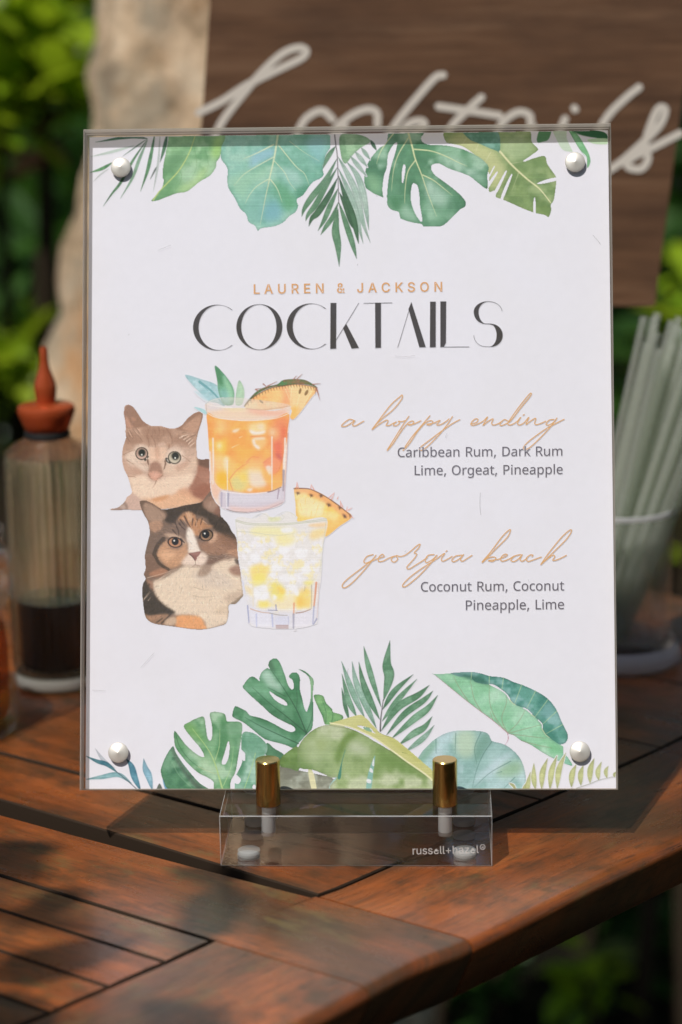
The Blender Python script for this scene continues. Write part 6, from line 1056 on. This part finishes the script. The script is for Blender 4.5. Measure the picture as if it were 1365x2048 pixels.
def emboss(name, polys, colr, parent=sheet, fn=None, mt=None, d=None):
    """flat printed lettering: polys = list of contour lists (photo coordinates)"""
    lift[0] += 1; dd = DP-.000006*lift[0] if d is None else d; fn = fn or (lambda q: sheet_pts(q, dd)); mb = MB()
    for cs_ in polys:
        cs_ = [np.asarray(q) for q in cs_]
        ar = [((np.roll(q, -1, 0)[:, 0]-q[:, 0])*(np.roll(q, -1, 0)[:, 1]+q[:, 1])).sum() for q in cs_]; sg_ = np.sign(ar[int(np.argmax(np.abs(ar)))])
        out_ = [q for q, a in zip(cs_, ar) if a*sg_ > 0]; hol = [q for q, a in zip(cs_, ar) if a*sg_ < 0]
        groups_ = [[o_]+[h_ for h_ in hol if (h_.min(0) >= o_.min(0)).all() and (h_.max(0) <= o_.max(0)).all()] for o_ in out_]
        for cs_ in groups_:
          flat = np.concatenate(cs_); tri = tessellate_polygon([[Vector((p[0], p[1], 0)) for p in q] for q in cs_]); mb.add(fn(flat), [tuple(q) for q in tri])
    me = bpy.data.meshes.new(name); me.from_pydata(mb.v, [], mb.f)
    return link(name, me, mt or mat(name+'_ink', tuple(ink(colr)), .6, spec=.3), parent, False)
def ribbon(P, w, taper=1):
    """outline polygons (one quad per step) of a pen stroke"""
    P = np.asarray(P); tg = np.gradient(P, axis=0); tg /= np.linalg.norm(tg, axis=1)[:, None]+1e-9; nr = np.stack([-tg[:, 1], tg[:, 0]], 1)
    ww = (np.full(len(P), w) if np.isscalar(w) else np.asarray(w))[:, None]/2
    a, b = P+nr*ww, P-nr*ww; return a, b
def strokes(name, lines, w, colr, parent=sheet, fn=None, mt=None, k=6, disc=False, step=2.5e-7):
    """pen strokes as flat ribbons; every step lies a hair above the last, so crossings never share a plane"""
    lift[0] += 1; dd = DP-.000006*lift[0]; fn = fn or (lambda q, e: sheet_pts(q, dd)+NRM*e[:, None]); mb = MB(); cnt = 0
    for ln in lines:
        P = smooth_open(PT(ln) if isinstance(ln, str) else np.asarray(ln), k); a, b = ribbon(P, w); n = len(P)
        for e, d in ((P[0], -1), (P[-1], 1)) if disc else ():
            th = np.linspace(0, 2*np.pi, 18, endpoint=False); mb.add(fn(e+np.stack([np.cos(th), np.sin(th)], 1)*w/2, np.full(18, cnt*step)), [tuple(range(18))]); cnt += 3
        ee = (cnt+np.arange(n))*step; cnt += n+2
        mb.add(fn(np.concatenate([a, b]), np.concatenate([ee, ee])), [(i, i+1, n+i+1, n+i) for i in range(n-1)])
    me = bpy.data.meshes.new(name); me.from_pydata(mb.v, [], mb.f)
    return link(name, me, mt or mat(name+'_ink', tuple(ink(colr)), .6, spec=.3), parent, False)
for fn_ in (art_leaves, art_pets, art_drinks):
    for nm, L in fn_(): printed(nm, L, LAB.get(nm))
def bold(polys, w):
    """thicken letters by pushing every contour outwards"""
    out = []
    for cs_ in polys:
        sg_ = np.sign(max(((np.roll(q, -1, 0)[:, 0]-q[:, 0])*(np.roll(q, -1, 0)[:, 1]+q[:, 1])).sum() for q in cs_[:1]))
        new = []
        for q in cs_:
            e = np.roll(q, -1, 0)-q; l = np.linalg.norm(e, axis=1)[:, None]+1e-9; n = np.stack([-e[:, 1], e[:, 0]], 1)/l; m = n+np.roll(n, 1, 0)
            m /= np.maximum((m*m).sum(1)[:, None]/2, .5); new.append(q+m*sg_*w/2)
        out.append(new)
    return out
def printed_text(name, polys, colr, lines=(), w=0, label=None):
    """lettering inked on the sheet at twice the photograph's resolution"""
    pts = np.concatenate([q for cs_ in polys for q in cs_]+[smooth_open(PT(l)) for l in lines]); lo, hi = pts.min(0)-4, pts.max(0)+4
    L = Layer(2*lo[0], 2*lo[1], 2*hi[0], 2*hi[1], 900)
    for cs_ in polys:
        ar = [((np.roll(q, -1, 0)[:, 0]-q[:, 0])*(np.roll(q, -1, 0)[:, 1]+q[:, 1])).sum() for q in cs_]; sg_ = np.sign(ar[int(np.argmax(np.abs(ar)))]); m = np.zeros((L.H, L.W))
        for q, a in zip(cs_, ar):
            if a*sg_ > 0: m = np.maximum(m, L.mask(np.asarray(q)*2))
        for q, a in zip(cs_, ar):
            if a*sg_ < 0: m = m*(1-L.mask(np.asarray(q)*2))
        L.over(m, colr)
    for l in lines: L.line(smooth_open(PT(l), 12)*2, 2*w, 2*w, colr, 1, sm=0)
    g_ = .93+.14*np.random.RandomState(4).rand(L.H, L.W, 1); L.C = np.clip(L.C*g_, 0, 255)
    return printed(name, L, label, 2)
printed_text('heading_lettering', [[p] for p in deco_title()], (64, 59, 57))
for tx in TEXTS:
    if tx[0] == 'i': printed_text('names_lettering', bold(text_polys(*tx, cap=.0366), .9), (207, 152, 94))
printed_text('drink_name_lettering', [], (208, 160, 106), ['r '+q for q in HOPPY], 2.25); printed_text('drink_name_lettering', [], (208, 160, 106), ['r '+q for q in BEACH], 2.25)
printed_text('ingredients_lettering', bold([q for tx in TEXTS[:2] for q in text_polys(*tx)], .25), (90, 84, 92)); printed_text('ingredients_lettering', bold([q for tx in TEXTS[2:4] for q in text_polys(*tx)], .25), (90, 84, 92))
# fine scratches in the clear front panel
sm_ = frost_mat('scratch', (.62, .60, .60), .7, .72); rs = np.random.RandomState(21)
scr = [[(961, 985), (960, 1010), (962, 1030)], [(282, 1335), (296, 1320), (308, 1306)], [(185, 1380), (200, 1381), (212, 1382)], [(316, 501), (330, 495), (342, 490)], [(790, 712), (810, 713), (830, 711)], [(1186, 470), (1195, 480), (1202, 489)]]
for q in range(12):
    x, y = 210+rs.rand()*980, 330+rs.rand()*1180; a = rs.rand()*6.28; l = 3+10*rs.rand()**2; scr.append([(x, y), (x+l*.5*math.cos(a)+rs.randn(), y+l*.5*math.sin(a)+rs.randn()), (x+l*math.cos(a), y+l*math.sin(a))])
for q in scr: strokes('scratch', [q], .55, None, front, lambda p_, e: sheet_pts(p_, DP-.0007), sm_)
# pins, posts, block
for px_, py_ in ((242.5, 335.5), (1150.5, 325), (237.5, 1505), (1160, 1503)):
    p = sheet_pts([(px_, py_)], DP-.0011)[0]; mb = MB()          # sunk inside the panel so their shadows fall close; no holes are modelled
    mb.lathe([(0, .0024), (.0014, .00200), (.0028, .00158), (.0038, .00126), (.00408, .00108), (.0042, .0008), (.0041, .0004), (.0036, .0002), (.0036, -.0010)], 40)
    o = mb.build('magnet_pin', nickel, holder); o.matrix_local = Matrix.Translation(Vector(p)-holder.location) @ Vector(NRM).to_track_quat('Z', 'Y').to_matrix().to_4x4()
BH = .0217; block = MB(); block.box(-.0545, .0545, 0, .056, T+.0004, T+BH); base = block.build('base_block', acr, holder, False, bevel=.0003, seg=2)
base.data.materials.append(frost_mat('edge_glint', (.93, .92, .90), .6, .35, .15)); base.data.polygons.foreach_set('material_index', [1 if p_.area < 1e-4 else 0 for p_ in base.data.polygons])  # bevels whitened to stand in for the glint along clear edges
for px_ in (537.5, 890.5):
    p = on_z(px_, 1608, T+BH); yb_ = .0421
    for yy_, zz in ((p[1], .0190), (yb_, .0190)):
        mb = MB(); mb.lathe([(0, 0), (.0048, 0), (.0050, .0002), (.0050, zz-.0004), (.0047, zz), (0, zz)], 48, p[0], yy_)
        o = mb.build('brass_post', brass, holder); o.location = Vector((0, 0, T+BH+.0001))-holder.location
        mb = MB(); mb.lathe([(0, .010), (.0026, .0101), (.0028, .0106), (.0028, BH-.0006), (0, BH-.0006)], 28, p[0], yy_); mb.build('screw_socket', white_plug, base).location = (0, 0, T)
for px_, yy_ in ((499, .011), (930, .011), (499, .046), (930, .046)):
    p = on_y(px_, 1724, .011); mb = MB(); mb.lathe([(0, .0008), (.0044, .0008), (.0046, .0012), (.0046, .0030), (.0042, .0033), (0, .0035)], 32, p[0], yy_); mb.build('rubber_foot', white_plug, base).location = (0, 0, T)
def on_front(q): return np.array([on_y(x, y, -.00012) for x, y in q])
wl = bold(text_polys('i', 'russell+hazel', 'p', 826, 1709, 958, 1706), .15)+text_polys('i', '®', 'p', 960.5, 1703, 971.5, 1702.6)
emboss('etched_lettering', wl, None, base, on_front, etched)
# ======================================================================================================
#  the other things on the table
# ======================================================================================================
glass = clear_mat('clear_glass', (.97, .975, .97), 1.46, .78, .03, .03); thin_glass = clear_mat('ribbed_glass', (.965, .975, .95), 1.5, .58, .03, .006)
copper = mat('copper_cap', (.46, .082, .024), .24, .4); syrup = mat('dark_syrup', (.010, .005, .004), .12, spec=.5); black = mat('black_gasket', (.012, .012, .012), .5)
bo = thing('syrup_bottle', 'ribbed clear glass dasher bottle with a copper cap and dark syrup at the bottom', 'bottle', (-.157, .2432, T))
mb = MB(); R_ = .0215
outer_p = [(0, 0), (.0195, 0), (.0212, .0012), (R_, .003), (R_, .0065), (R_-.0006, .0085)]+[(R_-.0006, z) for z in np.linspace(.010, .114, 14)]+[(R_-.0002, .1165), (R_, .118), (R_-.0012, .1195), (.0165, .1225), (.0125, .1245), (.0110, .126), (.0108, .130)]
mb.lathe(outer_p, 240, flute=(.0095, .115, 30, .0026)); inner_p = [(.0092, .130), (.0095, .126), (.0150, .1205), (.0180, .1165), (.0182, .114), (.0182, .012), (.017, .0100), (0, .0095)]
mb.lathe(inner_p, 96); mb.build('glass_body', thin_glass, bo)
mb = MB(); mb.lathe([(0, .0098), (.0168, .0103), (.0180, .0122), (.0180, .0440), (.0174, .0446), (0, .0444)], 64); mb.build('syrup', syrup, bo)
mb = MB(); mb.lathe([(.0200, .0008), (.0216, .0022), (.0219, .0040), (.0218, .0062), (.0208, .0078), (.0204, .0070), (.0210, .0040), (.0200, .0016), (.0200, .0008)], 72); mb.build('foot_highlight', frost_mat('pale_foot_highlight', (.82, .78, .70), .7, .35, .12), bo)  # pale frosted ring, the highlight round the bottle's base put into colour
mb = MB(); mb.lathe([(.0105, .1255), (.0112, .1262), (.0112, .1285), (.0105, .129), (0, .129)], 48, cap0=True); mb.build('gasket', black, bo)
mb = MB(); mb.lathe([(0, .1290), (.0100, .1290), (.0108, .1296), (.0122, .1330), (.0138, .1372), (.0142, .1392), (.0138, .1410), (.0125, .1420), (.0060, .1428), (0, .1430)], 64); cap = mb.build('cap', copper, bo)
mb = MB(); mb.lathe([(.0046, .1428), (.0052, .1465), (.0055, .1500), (.0050, .1530), (.0038, .1565), (.0026, .1600), (.0021, .1640), (.0020, .1690), (.0016, .1702), (0, .1704)], 32); mb.build('spout', copper, cap)
ja = thing('glass_jar', 'small screw thread glass jar of amber garnish at the left edge', 'jar', (-.2030, .1683, T))
mb = MB(); op = [(0, 0), (.033, 0), (.0372, .002), (.0390, .006), (.0395, .012), (.0385, .030), (.0382, .045), (.0370, .054), (.0352, .060), (.0360, .064), (.0392, .069), (.0396, .073), (.0368, .077), (.0366, .079), (.0388, .082), (.0390, .085), (.0362, .088), (.0352, .091), (.0362, .0945), (.0360, .0975), (.0345, .0985)]
mb.lathe(op, 72); mb.lathe([(.0330, .0985), (.0322, .096), (.0322, .062), (.0340, .052), (.0352, .042), (.0352, .010), (.032, .0055), (0, .0050)], 72); mb.build('glass_body', glass, ja)
amber = bpy.data.materials.new('amber_liquor'); amber.use_nodes = True; t = NT(amber); t.t.nodes.remove(t.b)
gl = t.n('ShaderNodeBsdfGlass', Roughness=.04, IOR=1.34); gl.inputs['Color'].default_value = (.86, .50, .10, 1); tp = t.n('ShaderNodeBsdfTransparent'); tp.inputs['Color'].default_value = (.88, .52, .10, 1); mx = t.n('ShaderNodeMixShader', Fac=.5)
t.l(gl.outputs[0], mx.inputs[1]); t.l(tp.outputs[0], mx.inputs[2]); t.l(mx.outputs[0], t.o.inputs['Surface'])
mb = MB(); mb.lathe([(0, .0056), (.0315, .006), (.0346, .0105), (.0346, .0400), (.0335, .0500), (0, .0502)], 64); mb.build('amber_liquid', amber, ja)
peel = mat('dried_orange_peel', (.58, .19, .02), .5); rr = np.random.RandomState(3)
for k in range(11):
    a = rr.rand()*6.28; q = .008+.020*rr.rand(); z0 = .012+.030*rr.rand(); mb = MB(); pts = []
    for i in range(9):
        th = a+i*.16; pts.append((q*math.cos(th)+.003*rr.randn()*0, q*math.sin(th), z0+.012*math.sin(i*.5+k)*.5))
    v = [(x, y, z+dz) for x, y, z in pts for dz in (-.0028, .0028)]; v2 = [(x*.93, y*.93, z) for x, y, z in v]; n = len(v)
    mb.add(v+v2, [(2*i, 2*i+2, 2*i+3, 2*i+1) for i in range(8)]+[(n+2*i, n+2*i+1, n+2*i+3, n+2*i+2) for i in range(8)]+[(2*i, n+2*i, n+2*i+2, 2*i+2) for i in range(8)]+[(2*i+1, 2*i+3, n+2*i+3, n+2*i+1) for i in range(8)]); mb.build('orange_peel', peel, ja)
GC = Vector((.1245, .2774, T))
gt = thing('straw_glass', 'short heavy based glass tumbler holding a bundle of clear straws', 'glass', GC)
mb = MB(); mb.lathe([(0, 0), (.0275, 0), (.0305, .0015), (.0315, .005), (.0312, .0085), (.0292, .0115), (.0278, .0140), (.0272, .020), (.0276, .060), (.0280, .0795), (.0277, .0805), (.0266, .0808), (.0258, .0802), (.0254, .060), (.0250, .020), (.0242, .0135), (.021, .0110), (0, .0105)], 80); mb.build('glass_body', glass, gt)
mb = MB(); mb.lathe([(.0279, .0790), (.0283, .0800), (.0281, .0812), (.0272, .0816), (.0262, .0812), (.0260, .0800), (.0279, .0790)], 80); mb.build('rim_highlight', frost_mat('bright_rim_highlight', (.85, .84, .84), .7, .55, .1), gt)  # added frosted ring standing in for the rim's sky reflection
mb = MB(); mb.lathe([(.0300, .0010), (.0320, .0030), (.0324, .0060), (.0318, .0090), (.0298, .0118), (.0294, .0112), (.0312, .0080), (.0314, .0050), (.0300, .0022), (.0300, .0010)], 80); mb.build('foot_highlight', frost_mat('bright_foot_highlight', (.84, .78, .77), .7, .4, .1), gt)  # added frosted ring, bright reflections of the thick base as colour
plastic = bpy.data.materials.new('clear_straw_plastic'); plastic.use_nodes = True; t = NT(plastic); t.b.inputs['Base Color'].default_value = (.86, .86, .81, 1); t.b.inputs['Roughness'].default_value = .06
tl = t.n('ShaderNodeBsdfTranslucent'); tl.inputs['Color'].default_value = (.86, .87, .80, 1); tr = t.n('ShaderNodeBsdfTransparent'); tr.inputs['Color'].default_value = (.93, .945, .92, 1); m1 = t.n('ShaderNodeMixShader', Fac=.5); m2 = t.n('ShaderNodeMixShader', Fac=.82)
t.l(t.b.outputs[0], m1.inputs[1]); t.l(tl.outputs[0], m1.inputs[2]); t.l(m1.outputs[0], m2.inputs[1]); t.l(tr.outputs[0], m2.inputs[2]); t.l(m2.outputs[0], t.o.inputs['Surface'])
mb = MB(); SR, SLn = .0021, .163
mb.lathe([(SR, 0), (SR, SLn), (SR*.86, SLn), (SR*.86, 0), (SR, 0)], 20); straw = mb.build('drinking_straw', plastic); tag(straw, 'clear plastic straw leaning to the right in the heavy glass', 'straw', 'clear straws standing in the glass')
spots = []; hp = .0046; rr = np.random.RandomState(17)
for j in range(-4, 5):
    for i in range(-4, 5):
        dx, dy = (i+.5*(j % 2))*hp, j*hp*.866
        if math.hypot(dx, dy) < .0150: spots.append((dx, dy))
for k, (dx, dy) in enumerate(spots):
    o = straw if k == 0 else straw.copy()
    if k: C.objects.link(o)
    z0 = .0115+.002*rr.rand(); b_ = Vector((-.0095+dx*.92, dy, z0)); e = Vector((.036+dx*2.0+.003*rr.randn(), dy*1.7+.003*rr.randn(), .170)); d = (e-b_).normalized()
    o.location = GC+b_; o.rotation_mode = 'QUATERNION'; o.rotation_quaternion = d.to_track_quat('Z', 'Y'); o.scale = (1, 1, .95+.09*rr.rand())
# ---- the wooden sign behind, on a small easel -----------------------------------------------------------
walnut = mat('dark_stained_board', rough=.6, spec=.3); t = NT(walnut); vec = t.coord('Object', (3, 40, 46)); v2 = t.coord('Object', (5, 14, 16))
cw = t.ramp(t.noise(vec, 4, 6, .65), [(.32, (.085, .042, .021)), (.5, (.13, .064, .032)), (.68, (.165, .088, .047))]); cw = t.mix(t.ramp(t.noise(v2, 2.2, 4, .6), [(.45, (0, 0, 0)), (.7, (.75, .75, .75))]), cw, (.060, .030, .017)); t.l(cw, t.b.inputs['Base Color'])
raw = mat('raw_wood_edge', (.42, .33, .23), .8); paint = mat('chalky_white_paint', (.64, .58, .50), .7); SY = .36
sg = thing('cocktails_sign', 'dark stained wooden board with white hand lettering propped behind the menu', 'sign', (.03, SY+.01, T+.17)); WORLD.add(sg.name)
q = [(-.0975, T+.176), (.1482, T+.1690), (.1835, T+.478), (-.0660, T+.490)]; mb = MB()
mb.add([(x, y, z) for y in (SY, SY+.016) for x, z in q], [(0, 1, 2, 3), (7, 6, 5, 4)], 0); mb.add([(x, y, z) for y in (SY, SY+.016) for x, z in q], [(0, 4, 5, 1), (1, 5, 6, 2), (2, 6, 7, 3), (3, 7, 4, 0)], 1)
board = mb.build('board', [walnut, raw], sg, False, bevel=.0008, seg=1)
strokes('white_lettering', SIGN, 15.5, None, board, lambda p_, e: np.array([on_y(x, y, SY-.0004-q_) for (x, y), q_ in zip(p_, e)]), paint, 6, True, 2.5e-7)
ea = thing('easel', 'small dark wooden easel carrying the lettered board behind the menu', 'easel', (.03, .40, T)); WORLD.add(ea.name); mb = MB(); edk = mat('easel_wood', (.075, .04, .022), .6)
def bar(mb_, a, b, w, d):
    a, b = Vector(a), Vector(b); ax = (b-a).normalized(); s_ = ax.cross(Vector((0, 1, 0))).normalized()*w/2; y_ = ax.cross(s_).normalized()*d/2
    mb_.add([p+s_*i+y_*j for p in (a, b) for i, j in ((-1, -1), (1, -1), (1, 1), (-1, 1))], [(3, 2, 1, 0), (4, 5, 6, 7)]+[(k, (k+1) % 4, 4+(k+1) % 4, 4+k) for k in range(4)])
for a, b in (((-.055, .385, T), (.005, .385, T+.36)), ((.115, .385, T), (.055, .385, T+.36)), ((.03, .47, T), (.03, .392, T+.36))):
    m_ = MB(); bar(m_, a, b, .014, .012); m_.build('leg', edk, ea, False)
m_ = MB(); m_.box(-.050, .110, SY-.002, SY+.030, T+.160, T+.1715); m_.build('ledge', edk, ea, False)
